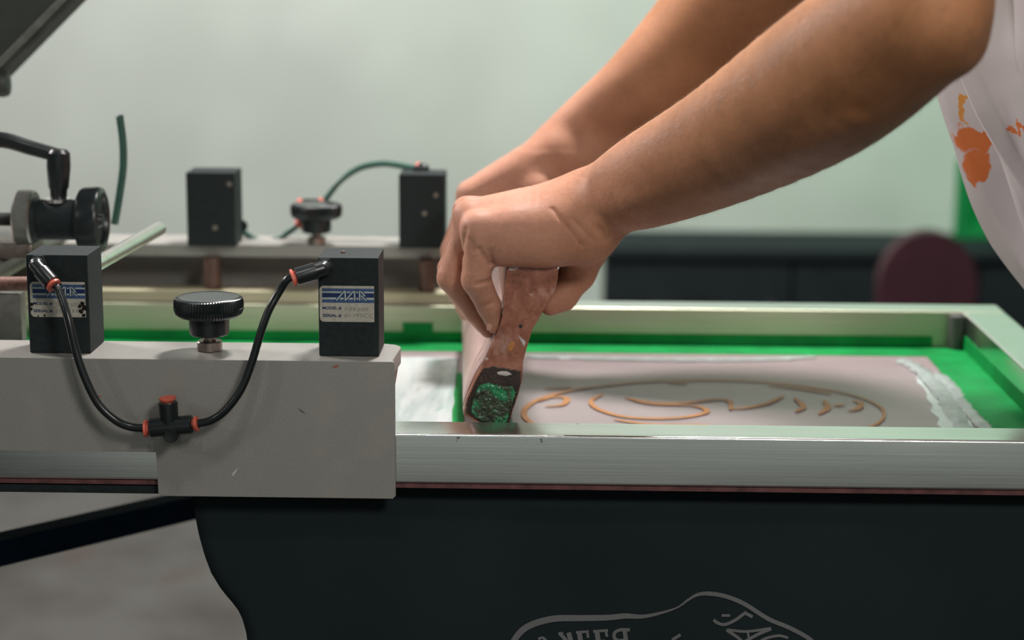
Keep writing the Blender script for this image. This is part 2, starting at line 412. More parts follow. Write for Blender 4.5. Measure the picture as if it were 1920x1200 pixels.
# narrow green strip beside the squeegee
a0, a1 = PZ(846, 700, zt_), PZ(866, 700, zt_); e0, e1 = PZ(838, 900, zt_), PZ(874, 900, zt_)
b = BM(); prism(b, [Vector((v.x, v.y, zt_)) for v in (a0, a1, e1, e0)], (0, 0, .0006)); obj('green_tape', b, MAT['green_tape'], fr)
# smeared clear film at the left
b = BM(); prism(b, ragged([Vector((XL+.01, PZ(500, 668, zt_).y, zt_+.0005)), Vector((PZ(856, 672, zt_).x, PZ(856, 672, zt_).y, zt_+.0005)), Vector((PZ(842, 900, zt_).x, PZ(842, 900, zt_).y, zt_+.0005)), Vector((XL+.01, PZ(842, 900, zt_).y, zt_+.0005))], .0012), (0, 0, .0006))
obj('smeared_film', b, MAT['film'], fr)
# pale ink ridge at the right
def ridge(path, wid, hgt, name, seed):
    rnd = random.Random(seed); b = BM(); pts = smooth_path(path, 14); rows = []
    for i, p in enumerate(pts):
        d = (pts[min(i+1, len(pts)-1)]-pts[max(i-1, 0)]).normalized(); nrm = Vector((-d.y, d.x, 0))
        ww = wid*(.65+.7*rnd.random()); hh = hgt*(.4+1.0*rnd.random()); row = []
        if i in (0, len(pts)-1): ww *= .3; hh *= .3
        for k in range(9):
            t = -1+k/4; row.append(b.verts.new(p+nrm*(ww*t)+Vector((0, 0, hh*max(0, 1-t*t)*(0.7+.6*rnd.random())))))
        rows.append(row)
    for i in range(len(rows)-1):
        for k in range(8): b.faces.new((rows[i][k], rows[i+1][k], rows[i+1][k+1], rows[i][k+1]))
    return obj(name, b, MAT['ink_clear'], fr, 180)
zi = zt_+.0008
def Z3(px, py, z=zi): v = PZ(px, py, z); return Vector((v.x, v.y, z))
ridge([Z3(1690, 676), Z3(1720, 690), Z3(1748, 715), Z3(1775, 750), Z3(1805, 800), Z3(1835, 860)], .008, .0022, 'ink_ridge', 1)
ridge([Z3(1755, 700), Z3(1785, 725), Z3(1803, 755), Z3(1850, 805), Z3(1880, 850)], .006, .0018, 'ink_ridge', 2)
ridge([Z3(985, 668), Z3(1150, 672), Z3(1300, 674), Z3(1440, 673), Z3(1530, 668)], .006, .0012, 'ink_ridge', 3)
# thin clear ink film beside the ridge
b = BM(); prism(b, ragged([Z3(1715, 700, zt_), Z3(1765, 720, zt_), Z3(1860, 860, zt_), Z3(1790, 860, zt_)], .003), (0, 0, .0006)); obj('ink_film', b, simple('thin_ink_film', (.50, .56, .54), .2, 0, .15, 40, .4), fr)
# the printed stencil lines
def strokes(paths, w, z, name, mat):
    b = BM()
    for path in paths:
        pts = smooth_path([Z3(px, py, z) for px, py in path], 10); rows = []
        for i, p in enumerate(pts):
            d = (pts[min(i+1, len(pts)-1)]-pts[max(i-1, 0)]).normalized(); nr = Vector((-d.y, d.x, 0)); t = i/(len(pts)-1)
            ww = w*(.35+.65*math.sin(math.pi*min(1, max(0, t)))**.5)
            rows.append((b.verts.new(p+nr*ww), b.verts.new(p-nr*ww)))
        for i in range(len(rows)-1): b.faces.new((rows[i][0], rows[i+1][0], rows[i+1][1], rows[i][1]))
    return obj(name, b, mat, fr, None)
ell = []
for i in range(41):
    t = 2*math.pi*i/40; ell.append((1320+338*math.cos(t)-6*math.sin(t), 775-63*math.sin(t)))
strokes([ell], .0027, zi+.0002, 'stencil_line', MAT['orange_ink'])
strokes([[(1130, 738), (1108, 752), (1125, 768), (1180, 782), (1270, 783), (1325, 772), (1300, 760), (1220, 757), (1172, 745)],
         [(1172, 745), (1230, 755), (1290, 754), (1345, 748), (1368, 752), (1370, 768)],
         [(1368, 766), (1400, 764), (1440, 755), (1470, 741)], [(1490, 745), (1506, 762), (1492, 772)],
         [(1545, 750), (1552, 764), (1535, 776)], [(1562, 760), (1585, 758)], [(1600, 750), (1614, 756), (1608, 766), (1590, 770)], [(1150, 786), (1220, 795), (1330, 796)], [(1010, 752), (1035, 744), (1062, 746), (1055, 758), (1022, 762)], [(1020, 728), (1075, 726)], [(1440, 722), (1500, 728), (1560, 738)], [(1250, 716), (1290, 718)]], .0030, zi+.0002, 'stencil_line', MAT['orange_ink'])

# ------------------------------------------------------------------ frame holders (near and far arms)
AW = .0635
def holder(flip, label, yf):
    """an L-shaped arm: tall plate outside, flange on top. yf = plate face; flip=-1 mirrors it for the far side"""
    s = 1 if flip > 0 else -1
    t = thing('frame_holder', label, 'bracket', (-.35, yf+s*.03, ZM))
    X1 = P(741, 800, 0).x; zb = P(520, 933, 0).z; zn = P(150, 845, 0).z; xn = P(295, 890, 0).x
    b = BM(); c = .0022
    pts = [(-.86, 0), (X1-.001, 0), (X1, -.003), (X1, zb+c), (X1-c, zb), (xn+c, zb), (xn, zb+c), (xn, zn), (-.86, zn)]
    prism(b, [(x, yf, z) for x, z in pts], (0, s*.0036, 0), .0006, 2)
    obj('side_plate', b, MAT['plate'], t)
    # flange with rounded nose and a gusset underneath
    b = BM(); XE = X1+.0004; o = []
    o += [(-.86, s*.0036), (XE-.002, s*.0036)]
    for k in range(9):
        a = k/8*math.pi/2; o.append((XE-.012+.012*math.cos(a), s*(AW-.012+.012*math.sin(a))))
    o.append((-.86, s*AW))
    prism(b, [(x, yf+y, 0) for x, y in o], (0, 0, -.0125), .0008, 2)
    obj('top_flange', b, MAT['plate'], t)
    b = BM(); prism(b, [(XE-.0015, yf+s*.0037, -.0126), (XE-.0015, yf+s*.05, -.0126), (XE-.0015, yf+s*.0037, -.026)], (-.012, 0, 0), .0005); obj('gusset', b, MAT['plate_edge'], t)
    return t
near = holder(1, 'pale grey metal frame holder plate in front, carrying two labelled black cylinders', 0.0)
YB = .5983+.012       # far plate face
wm = simple('white_scuff', (.52, .52, .48), .6); rm = simple('red_smudge', (.30, .10, .08), .6)
for pts_, m_ in (([(434, 892), (437, 886), (443, 880), (447, 878), (443, 884), (438, 892)], wm), ([(622, 689), (628, 685), (634, 684), (636, 687), (629, 690)], rm), ([(181, 742), (187, 741), (190, 744), (184, 746)], rm), ([(558, 765), (566, 770), (574, 776), (565, 772)], MAT['dark_steel'])):
    b = BM(); prism(b, [P(x_, y_, -.0001) for x_, y_ in pts_], (0, .0002, 0)); obj('paint_scuff', b, m_, near, None)
far = holder(-1, 'blurred grey frame holder behind the mesh, carrying two black cylinders', YB)
def clampbar(y0, label, xs, pe_=860):
    t = thing('clamp_bar', label, 'clamp', (-.25, y0+.015, ZT))
    b = BM(); box(b, (-.55, y0, ZT), (P(pe_, 545, y0).x, y0+.03, ZT+.012), .0015); obj('bar', b, MAT['pale_wood'], t)
    for x in xs:
        b = BM(); lathe(b, (x, y0+.015, ZT+.012), (0, 0, 1), [(0, .0085), (.002, .009), (.0314, .009), (.0325, .0085)], 20); obj('piston', b, MAT['dark_piston'], t)
    return t
MAT['dark_piston'] = simple('oily_piston', (.13, .075, .06), .45, .5, .2, 80)
clampbar(.5265, 'pale clamping bar lying on the far aluminium rail below the black cylinders', [P(398, 510, .54).x, P(800, 510, .54).x])

# ------------------------------------------------------------------ pneumatic cylinders
BY0, BD, HB = .0162, .0451, .0765
GB = 'black pneumatic cylinders on the frame holders'
def font_mesh(text, size, name, bold=0.0):
    cu = bpy.data.curves.new(name, 'FONT'); cu.body = text; cu.size = size; cu.resolution_u = 3; cu.offset = bold
    ob = bpy.data.objects.new('tmp', cu); COL.objects.link(ob)
    me = bpy.data.meshes.new_from_object(ob.evaluated_get(bpy.context.evaluated_depsgraph_get()))
    bpy.data.objects.remove(ob); bpy.data.curves.remove(cu); return me
def sticker(parent, y, c, model, serial):
    """c: world corners (top left, top right, bottom left) as x/z; detail laid out on a 1380 x 910 grid"""
    (x0, zt), (x1, zb) = c; W_, H_ = x1-x0, zt-zb
    U = lambda X, Y, d: Vector((x0+(X-115)/1380*W_, y-d, zt-(Y-205)/910*H_))
    b = BM(); o = []
    for k in range(7): a = math.pi/2*k/6; o.append((115+105-105*math.cos(a), 205+105-105*math.sin(a)))
    o += [(1495, 205), (1495, 1115)]
    for k in range(7): a = math.pi/2*k/6; o.append((115+105-105*math.sin(a), 1115-105+105*math.cos(a)))
    prism(b, [U(X, Y, .0003) for X, Y in o], (0, .0003, 0)); st = obj('label_sticker', b, MAT['label'], parent, None)
    def rects(rs, d, mat, name):
        b = BM()
        for (X0, Y0, X1, Y1) in rs: prism(b, [U(X0, Y0, d), U(X1, Y0, d), U(X1, Y1, d), U(X0, Y1, d)], (0, .0001, 0))
        return obj(name, b, mat, st, None)
    rects([(180, 270, 1492, 345), (180, 548, 1492, 630)], .0004, MAT['label_blue'], 'stripe')
    rects([(180, 345, 1492, 386), (180, 498, 1492, 548)], .0004, MAT['label_pale'], 'stripe')
    rects([(180, 386, 1492, 498)], .0004, MAT['label_navy'], 'stripe')
    segs = [((540, 575), (752, 325)), ((765, 325), (765, 572)), ((770, 572), (985, 325)), ((1003, 325), (1003, 575)),
            ((1130, 325), (1130, 575)), ((1168, 335), (1262, 462)), ((1168, 440), (1300, 575))]
    for d, wd, mat, ex in ((.00052, 40, MAT['label_navy'], 16), (.00064, 18, MAT['label_pale'], 0)):
        b = BM()
        for i, ((X0, Y0), (X1, Y1)) in enumerate(segs):
            if abs(X1-X0) < 5: nx, ny = 1, 0
            else:
                nx, ny = 1, 0
            L = math.hypot(X1-X0, Y1-Y0); ux, uy = (X1-X0)/L*ex, (Y1-Y0)/L*ex
            wx = wd*(1.0 if abs(X1-X0) < 5 else 1.25)
            e = i*.000004
            prism(b, [U(X0-wx-ux, Y0-uy, d+e), U(X0+wx-ux, Y0-uy, d+e), U(X1+wx+ux, Y1+uy, d+e), U(X1-wx+ux, Y1+uy, d+e)], (0, .00008, 0))
        obj('emblem', b, mat, st, None)
    for txt, X, Y, wpx, mat, nm in (('MODEL #', 185, 808, 480, MAT['label_navy'], 'printed_text'), ('SERIAL #', 185, 998, 480, MAT['label_navy'], 'printed_text'),
                                    (model, 740, 832, 610, MAT['ink_text'], 'typed_text'), (serial, 750, 995, 715, MAT['ink_text'], 'typed_text')):
        me = font_mesh(txt, 1.0, nm, .022 if nm == 'printed_text' else 0.0); xs = [v.co.x for v in me.vertices]; ys = [v.co.y for v in me.vertices]
        sx = (wpx/1380*W_)/(max(xs)-min(xs)); hpx = 82 if nm == 'printed_text' else 92
        sz = (hpx/910*H_)/(max(ys)-min(ys)); p0 = U(X, Y, .0005); mx, my = min(xs), min(ys)
        for v in me.vertices: v.co = Vector((p0.x+(v.co.x-mx)*sx, p0.y-v.co.z, p0.z+(v.co.y-my)*sz))
        link_mesh(nm, me, mat, st)
    return st
def cylinder(x, y0, w, label, screws=()):
    t = thing('pneumatic_cylinder', label, 'cylinder', (x+w/2, y0+BD/2, 0), GB)
    b = BM(); box(b, (x, y0, .0002), (x+w, y0+BD, HB), .0009, 2); obj('body', b, MAT['black'], t)
    for (px, py) in screws:
        p = P(px, py, y0); b = BM(); lathe(b, (p.x, y0-.0012, p.z), (0, 1, 0), [(0, .0022), (.0005, .0028), (.0013, .0028)], 14); obj('screw', b, MAT['steel'], t)
    return t
def elbow(parent, nut_c, tip, label=None):
    """swivel elbow: hex nut on the face, knuckle, barrel to the tip with a red release collar"""
    b = BM(); nc = Vector(nut_c)
    lathe(b, nc, (0, -1, 0), [(-.0005, .0074), (.0028, .0074), (.0034, .0068)], 6)
    lathe(b, nc+Vector((0, -.0034, 0)), (0, -1, 0), [(0, .0058), (.004, .0058), (.0062, .0052), (.0075, .0036)], 20)
    e = obj('elbow_fitting', b, MAT['black_plastic'], parent, 40)
    kn = nc+Vector((0, -.0085, 0)); tip = Vector(tip); d = (tip-kn).normalized(); L = (tip-kn).length
    b = BM(); lathe(b, kn-d*.004, d, [(0, .0020), (.0012, .0042), (.004, .0055), (.009, .0055), (.0105, .0066), (L+.004, .0066), (L+.0042, .006)], 22); obj('barrel', b, MAT['black_plastic'], e, 40)
    b = BM(); lathe(b, tip+d*.0002, d, [(0, .0046), (.0014, .0046), (.0016, .0064), (.0034, .0066), (.0038, .0052)], 18, lambda i, h: 1+.10*math.sin(i*2*math.pi/18*2)); obj('release_collar', b, MAT['red'], e, 40)
    return tip+d*.004, d
S0 = BY0
xa = P(52, 570, S0).x; wa = P(167, 570, S0).x-xa
xb = P(597, 570, S0).x; wb = P(710, 570, S0).x-xb
cyl_l = cylinder(xa, S0, wa, 'black pneumatic cylinder at far left with a torn, ink-spotted label')
cyl_r = cylinder(xb, S0, wb, 'black pneumatic cylinder with a clean blue striped label near the plate end')
def crn(x0, y0, x1, y1): a = P(x0, y0, S0); c = P(x1, y1, S0); return ((a.x, a.z), (c.x, c.z))
sl = sticker(cyl_l, S0, crn(55.5, 528, 161.5, 595), '2009309', '10 0199')
sr = sticker(cyl_r, S0, crn(599, 535.5, 702, 604), ' 909309', '01199CC')
# ink spots over the torn label
rs = random.Random(8)
for (px, py, r) in ((155, 569, 5), (159, 577, 5), (152, 583, 5), (157, 591, 4), (60, 570, 3.5), (58, 579, 4), (84, 591, 2), (150, 574, 3.5), (72, 592, 1.5), (157, 536, 2.5), (112, 533, 4)):
    p = P(px, py, S0); r *= PX(px, py, S0); b = BM()
    prism(b, [(p.x+r*(.6+.6*rs.random())*math.cos(a*math.pi/6), S0-.0008, p.z+r*(.6+.6*rs.random())*math.sin(a*math.pi/6)) for a in range(12)], (0, .0007, 0))
    obj('ink_spot', b, MAT['black_ink'], sl, None)
# the far pair carries its fittings on the back
FY = .5331
xc = P(350, 400, FY).x; wc = P(441, 400, FY).x-xc
xd = P(748, 400, FY).x; wd_ = P(833, 400, FY).x-xd
cyl_fl = cylinder(xc, FY, wc, 'blurred black cylinder on the far holder, left of the far thumbscrew', ((403, 427), (430, 345)))
cyl_fr = cylinder(xd, FY, wd_, 'blurred black cylinder on the far holder, beside the hands', ((796, 400), (817, 366)))
# flake of metal on the right cylinder
b = BM(); p = P(643, 468, .04); prism(b, [(p.x-.0018, .038, HB), (p.x+.001, .0375, HB), (p.x+.0016, .040, HB), (p.x-.0006, .041, HB)], (.0005, 0, .0014), .0003)
o = obj('ink_flake', b, MAT['copper'], None); tag(o, 'tiny brown flake on top of the right labelled cylinder', 'flake')

# elbows and hoses of the near side
def plane(px, py, y): return P(px, py, y)
e1, d1 = elbow(cyl_l, P(73, 494, S0), P(96, 530, S0-.0145))
e2, d2 = elbow(cyl_r, P(609, 500, S0), P(556, 519, S0-.0135))
GH = 'black air hoses'
YT = -.017
tl = P(276, 803, YT); tr = P(366, 795, YT); tdir = (tr-tl).normalized()
b = BM(); tube(b, [e1-d1*.003, e1+d1*.006, P(127, 595, -.010), P(143, 660, -.014), P(160, 710, -.016), P(184, 757, YT), P(215, 787, YT), P(243, 800, YT), tl-tdir*.001], .0031, 14, 10)
o = obj('air_hose', b, MAT['black_rubber'], None, 180); tag(o, 'black air hose curving from the leftmost labelled cylinder down to the tee', 'hose', GH)
b = BM(); tube(b, [tr+tdir*.001, P(396, 788, YT), P(424, 768, YT), P(452, 730, -.015), P(472, 680, -.012), P(490, 620, -.008), P(504, 582, -.004), P(523, 548, S0-.0150), e2+d2*.003, e2-d2*.004], .0031, 14, 10)
o = obj('air_hose', b, MAT['black_rubber'], None, 180); tag(o, 'black air hose rising from the tee to the labelled cylinder at the plate end', 'hose', GH)
# paint scuff on that hose
# tee fitting
tc = P(319, 800, YT)
te = thing('tee_fitting', 'black tee fitting with red collars hanging in front of the grey plate', 'fitting', tc)
b = BM()
lathe(b, tl+tdir*.0022, tdir, [(0, .0064), (.0006, .0071), ((tr-tl).length-.005, .0071), ((tr-tl).length-.0044, .0064)], 24)
obj('barrel', b, MAT['black_plastic'], te, 40)
b = BM(); up = (P(315, 756, YT)-tc).normalized(); lathe(b, tc, up, [(0, .0066), (.004, .0068), (.0185, .0073), (.0192, .0068)], 24); obj('branch', b, MAT['black_plastic'], te, 40)
b = BM(); lathe(b, P(322, 814, YT-.002), (0, -1, 0), [(-.004, .0058), (.004, .0058), (.0052, .0048), (.0048, .0014)], 22); obj('mounting_boss', b, MAT['black_plastic'], te, 40)
for base, dd in ((tl+tdir*.0018, -tdir), (tr-tdir*.0018, tdir), (tc+up*.0192, up)):
    b = BM(); lathe(b, base, dd, [(0, .0045), (.0016, .0045), (.0018, .0066), (.0036, .0068), (.0040, .0046)], 20, lambda i, h: 1+.10*math.sin(i*2*math.pi/20*2+1)); obj('release_collar', b, MAT['red'], te, 40)

# ------------------------------------------------------------------ knobs
def knob(px, label, y, r=.0268, z=0.0):
    x = P(px, 600, y).x
    t = thing('thumbscrew', label, 'thumbscrew', (x, y, z), 'black thumbscrews on the frame holders')
    b = BM(); lathe(b, (x, y, z), (0, 0, 1), [(0, .0088), (.0008, .0096), (.0072, .0096), (.008, .0088)], 24, lambda i, h: 1+.05*math.cos(i*2*math.pi/24*6)); obj('lock_nut', b, MAT['steel'], t, 40)
    b = BM(); lathe(b, (x, y, z+.008), (0, 0, 1), [(0, .005), (.006, .005)], 16); obj('stud', b, MAT['steel'], t)
    b = BM(); lathe(b, (x, y, z+.0125), (0, 0, 1), [(0, .0135), (.0012, .0152), (.0155, .0155)], 32); obj('hub', b, MAT['black_plastic'], t)
    b = BM(); nn = 140; zz = z+.0275
    lathe(b, (x, y, zz), (0, 0, 1), [(0, r*.86), (.002, r*.955), (.0055, r), (.0066, r), (.0068, r*.985), (.0072, r*.985), (.0074, r), (.0112, r), (.0138, r*.965), (.0148, r*.90), (.0150, r*.87), (.0147, r*.85), (.0147, r*.4), (.0147, .001)], nn,
          lambda i, h: (1.0 if i % 2 else .968) if .0015 < h < .0149 else 1.0)
    obj('knurled_head', b, MAT['black_plastic'], t, 25)
    return t
knob(392, 'black knurled thumbscrew on the front grey holder between two cylinders', .0325)
knob(596, 'blurred black thumbscrew on the far holder under red-collared fittings', .556)
# far hoses and tee
YFT = .592
ft = thing('tee_fitting', 'blurred tee fitting with red collars behind the far thumbscrew', 'fitting', P(590, 400, YFT))
fa, fb = P(568, 385, YFT), P(604, 385, YFT)
b = BM(); lathe(b, fa, (fb-fa), [(0, .0065), (.0005, .007), ((fb-fa).length, .007)], 20); obj('barrel', b, MAT['black_plastic'], ft, 40)
b = BM(); fc = P(590, 388, YFT); fd = P(558, 425, YFT); lathe(b, fc, fd-fc, [(0, .0065), ((fd-fc).length*.75, .0065)], 20); obj('branch', b, MAT['black_plastic'], ft, 40)
for p, d in ((fa, fa-fb), (fb, P(612, 372, YFT)-P(604, 385, YFT)), (fc+(fd-fc)*.75, fd-fc)):
    b = BM(); lathe(b, p, d, [(0, .0046), (.002, .0068), (.005, .007), (.006, .005)], 18); obj('release_collar', b, MAT['red'], ft, 40)
b = BM(); tube(b, [P(606, 383, YFT), P(616, 366, YFT), P(640, 337, YFT), P(675, 315, YFT), P(715, 307, YFT), P(748, 310, .588), P(785, 317, .58)], .0034, 14, 8)
o = obj('air_hose', b, MAT['green_hose'], None, 180); tag(o, 'blurred hose arching from the far thumbscrew over to the far right cylinder', 'hose', GH)
b = BM(); tube(b, [P(566, 416, YFT), P(545, 432, YFT), P(525, 445, YFT), P(500, 452, .6), P(475, 448, YFT), P(455, 434, .588), P(440, 425, .582)], .0034, 14, 8)
o = obj('air_hose', b, MAT['green_hose'], None, 180); tag(o, 'blurred hose dipping behind the far holder beside the far left cylinder', 'hose', GH)
# swivel elbow on the top back of the far right cylinder
b = BM(); pe = P(786, 317, .574); lathe(b, (pe.x, .57, HB-.001), (0, 0, 1), [(0, .007), (.004, .007), (.006, .005)], 6); lathe(b, pe, P(806, 322, .565)-pe, [(0, .0066), (.008, .0066), (.010, .005)], 16); e = obj('elbow_fitting', b, MAT['black_plastic'], cyl_fr, 40)
b = BM(); lathe(b, pe, P(770, 313, .577)-pe, [(0, .0066), (.0032, .0068), (.004, .005)], 16); obj('release_collar', b, MAT['red'], e, 40)
# side fitting of the far left cylinder
b = BM(); lathe(b, (xc+wc*.97, .577, P(440, 424, .577).z), (0, 1, 0), [(0, .0066), (.004, .0066), (.005, .005)], 16); obj('elbow_fitting', b, MAT['black_plastic'], cyl_fl, 40)

# ------------------------------------------------------------------ press head at the left
YP = .27
def q(px, py, y=YP): return P(px, py, y)
ru = PX(100, 410, YP)
hd = thing('press_head', 'grey steel press head block at the left edge behind the labelled cylinder', 'machine', (-.5, YP, FZ))
b = BM(); box(b, (-.80, .10, P(30, 545, .2).z), (q(30, 560).x, .50, P(30, 480, YP).z), .006); obj('block', b, MAT['zinc'], hd)
b = BM(); box(b, (-.80, .13, -.045), (q(52, 560, .15).x, .145, P(30, 545, .14).z), .002); obj('front_plate', b, MAT['zinc'], hd)
b = BM(); box(b, (-.72, .16, FZ), (-.58, .40, P(30, 545, .2).z+.01), .01); obj('column', b, MAT['dark_steel'], hd)
b = BM(); box(b, (-.86, .0038, -.06), (-.80, YB-.0038, -.0126), .003); obj('cross_beam', b, MAT['zinc'], hd)
rd = thing('threaded_rod', 'rusty threaded rod in front of the press head at the left edge', 'rod', q(0, 532, .12))
b = BM(); n_ = 60; xs0 = q(-60, 532, .12); xs1 = q(58, 532, .12)
lathe(b, xs0, xs1-xs0, [((xs1-xs0).length*i/n_, .0062 if i % 2 else .0054) for i in range(n_+1)], 16); obj('rod', b, MAT['copper'], rd)
mu = thing('registration_unit', 'blurred adjustment unit with black handwheel and washers at upper left', 'adjuster', q(110, 450))
ax = Vector((1, 0, 0))
c = q(110, 412)
def at_px(px): return Vector((q(px, 412).x, YP, c.z))
b = BM(); x0 = at_px(34); lathe(b, x0, ax, [(0, 52*ru), (.002, 56*ru), (30*ru, 56*ru), (33*ru, 52*ru)], 30); obj('flange', b, MAT['zinc'], mu)
b = BM(); lathe(b, at_px(60), ax, [(0, 47*ru), (10*ru, 42*ru), (14*ru, 38*ru), (98*ru, 38*ru)], 30); obj('sleeve', b, MAT['black'], mu)
b = BM(); lathe(b, at_px(150), ax, [(0, 52*ru), (3*ru, 58*ru), (8*ru, 61*ru), (36*ru, 63*ru), (42*ru, 60*ru), (45*ru, 52*ru), (42*ru, 46*ru), (36*ru, 44*ru), (36*ru, 16*ru), (44*ru, 12*ru), (45*ru, 1*ru)], 40); obj('handwheel', b, MAT['black_plastic'], mu)
b = BM(); lathe(b, at_px(-40), ax, [(i*1.5*ru, (13 if i % 2 else 11)*ru) for i in range(50)], 16); obj('spindle', b, MAT['dark_steel'], mu)
b = BM(); box(b, (at_px(20).x-.3, YP-.02, P(30, 480, YP).z), (at_px(70).x, YP+.02, c.z-40*ru), .003); obj('bearing_foot', b, MAT['steel'], mu)
lv = thing('lever_handle', 'black clamping lever pointing left above the blurred adjustment unit', 'lever', Vector((q(110, 372).x, YP, c.z+36*ru)))
b = BM(); top = q(110, 288); lathe(b, q(110, 372), top-q(110, 372), [(0, 15*ru), (16*ru, 16*ru), (22*ru, 19*ru), (60*ru, 22*ru), (86*ru, 21*ru), (92*ru, 15*ru)], 24); obj('hub', b, MAT['black_plastic'], lv)
b = BM(); tube(b, [q(118, 294), q(60, 278), q(0, 262), q(-60, 270)], lambda t: (13+3*t)*ru, 16, 8); obj('arm', b, MAT['black_plastic'], lv)
b = BM(); lathe(b, q(108, 378), (0, 0, 1), [(0, 26*ru), (6*ru, 26*ru)], 20); obj('washer', b, MAT['bright_steel'], lv)
gr = thing('guide_rod', 'polished steel rod pointing back beside the black handwheel', 'rod', P(190, 490, .1))
r1 = P(150, 515, .02); z1 = P(188, 491, .10).z; r1 = Vector(PZ(188, 491, z1)); r2 = Vector(PZ(300, 428, z1)); r1 = r1+(r1-r2)*.35
b = BM(); Lr = (r2-r1).length; lathe(b, r1, r2-r1, [(0, .0056), (.001, .0062), (Lr-.002, .0062), (Lr, .0052)], 20); obj('rod', b, MAT['bright_steel'], gr)
b = BM(); tube(b, [P(224, 216, .34), P(230, 262, .34), P(231, 310, .34), P(225, 360, .34), P(215, 420, .34)], .0036, 12, 8)
o = obj('air_hose', b, MAT['green_hose'], None, 180); tag(o, 'loose grey-green hose end standing up behind the handwheel', 'hose', GH)
# raised beam at the top left corner
YU = .42; uu = PX(40, 90, YU)
bmth = thing('raised_print_arm', 'dark grey raised print arm crossing the top left corner', 'machine arm', P(-60, 130, YU))
A_, B_ = P(2, 142, YU), P(118, 24, YU); dv = (B_-A_).normalized(); nv = Vector((0, 1, 0)).cross(dv).normalized()
if nv.x > 0: nv = -nv
A2 = A_-dv*.12; B2 = B_+dv*.6
b = BM(); prism(b, [A2, B2, B2+nv*11*uu, A2+nv*11*uu], (0, .05, 0), .001); obj('lower_edge', b, MAT['dark_steel'], bmth)
b = BM(); prism(b, [A2+nv*10*uu+Vector((0, -.004, 0)), B2+nv*10*uu+Vector((0, -.004, 0)), B2+nv*23*uu+Vector((0, -.004, 0)), A2+nv*23*uu+Vector((0, -.004, 0))], (0, .054, 0), .001); obj('bright_strip', b, MAT['zinc'], bmth)
b = BM(); prism(b, [A2+nv*23*uu, B2+nv*23*uu, B2+nv*130*uu, A2+nv*130*uu], (0, .05, 0), .001); obj('beam', b, simple('grey_beam', (.055, .062, .052), .5, .3), bmth)
b = BM(); lathe(b, P(-14, 158, YU), P(18, 158, YU)-P(-14, 158, YU), [(0, .012), (20*uu, .0125), (30*uu, .011), (32*uu, .006)], 20); obj('bolt_head', b, MAT['dark_steel'], bmth)

# ------------------------------------------------------------------ platen, garment and support bar
pl = thing('platen', 'dark flat pallet board under the aluminium frame', 'platen', (.2, .28, ZM-.02))
b = BM(); prism(b, [(-.46, .0065, ZM-.0048), (-.165, .0065, ZM-.0048), (-.165, .036, ZM-.0048), (.55, .036, ZM-.0048), (.55, .50, ZM-.0048), (-.46, .50, ZM-.0048)], (0, 0, -.0067), .001); obj('board', b, MAT['black'], pl)
b = BM(); box(b, (-.55, .24, ZM-.06), (.30, .32, ZM-.0117), .003); obj('arm', b, MAT['navy_paint'], pl)
sb = thing('support_bar', 'navy blue square bar slanting up behind the dark shirt at lower left', 'bar', P(0, 1030, .2))
A_, B_ = P(-90, 1051, .16), P(420, 932, .42)
d = (B_-A_).normalized(); up = Vector((0, 0, 1)); up = (up-d*up.dot(d)).normalized(); sd = d.cross(up)
hw = .0118; b = BM(); prism(b, [A_+up*hw+sd*hw, A_+up*hw-sd*hw, A_-up*hw-sd*hw, A_-up*hw+sd*hw], B_-A_, .002); obj('tube', b, MAT['navy_paint'], sb)
# garment: laid over the platen, hanging down in front of it
sh = thing('t_shirt', 'black t-shirt with grey line print hanging below the aluminium rail', 't-shirt', (.3, .1, ZM-.1))
YS = .022
b = BM(); edge = [(362, 932), (366, 965), (373, 1000), (384, 1040), (397, 1075), (417, 1108), (440, 1135), (452, 1152), (462, 1185), (466, 1215), (470, 1260), (474, 1330)]
ev = [P(px, py, YS) for px, py in edge]
xr_ = .575; rows = []; NX = 70
zz = [ZM-.0046+i*-.0 for i in range(1)]
def left_x(z):
    for i in range(len(ev)-1):
        if ev[i].z >= z >= ev[i+1].z: t = (ev[i].z-z)/(ev[i].z-ev[i+1].z); return ev[i].x+(ev[i+1].x-ev[i].x)*t
    return ev[0].x if z > ev[0].z else ev[-1].x
def sy(x, z): 
    k = min(1, max(0, (ZM-.02-z)/.12))
    return YS+k*(.004*math.sin(x*22+z*9)+.003*math.sin(x*51-z*14)-.006)
prof = [('top', .49), ('top', .36), ('top', .22), ('top', .10), ('top', .05), ('top', .034)]
for kind, yv in prof:
    rows.append([Vector((left_x(ZM-.02)+(xr_-left_x(ZM-.02))*i/NX, yv, ZM-.0038)) for i in range(NX+1)])
for j in range(46):
    z = ZM-.0055-j*.0062
    rows.append([Vector((left_x(z)+(xr_-left_x(z))*i/NX, sy(left_x(z)+(xr_-left_x(z))*i/NX, z) if j > 1 else YS+.004, z)) for i in range(NX+1)])
V = [[b.verts.new(p) for p in r] for r in rows]
for j in range(len(V)-1):
    for i in range(NX): b.faces.new((V[j][i], V[j][i+1], V[j+1][i+1], V[j+1][i]))
so = obj('fabric', b, MAT['shirt'], sh, 180)
md = so.modifiers.new('thickness', 'SOLIDIFY'); md.thickness = .0011; md.offset = 0
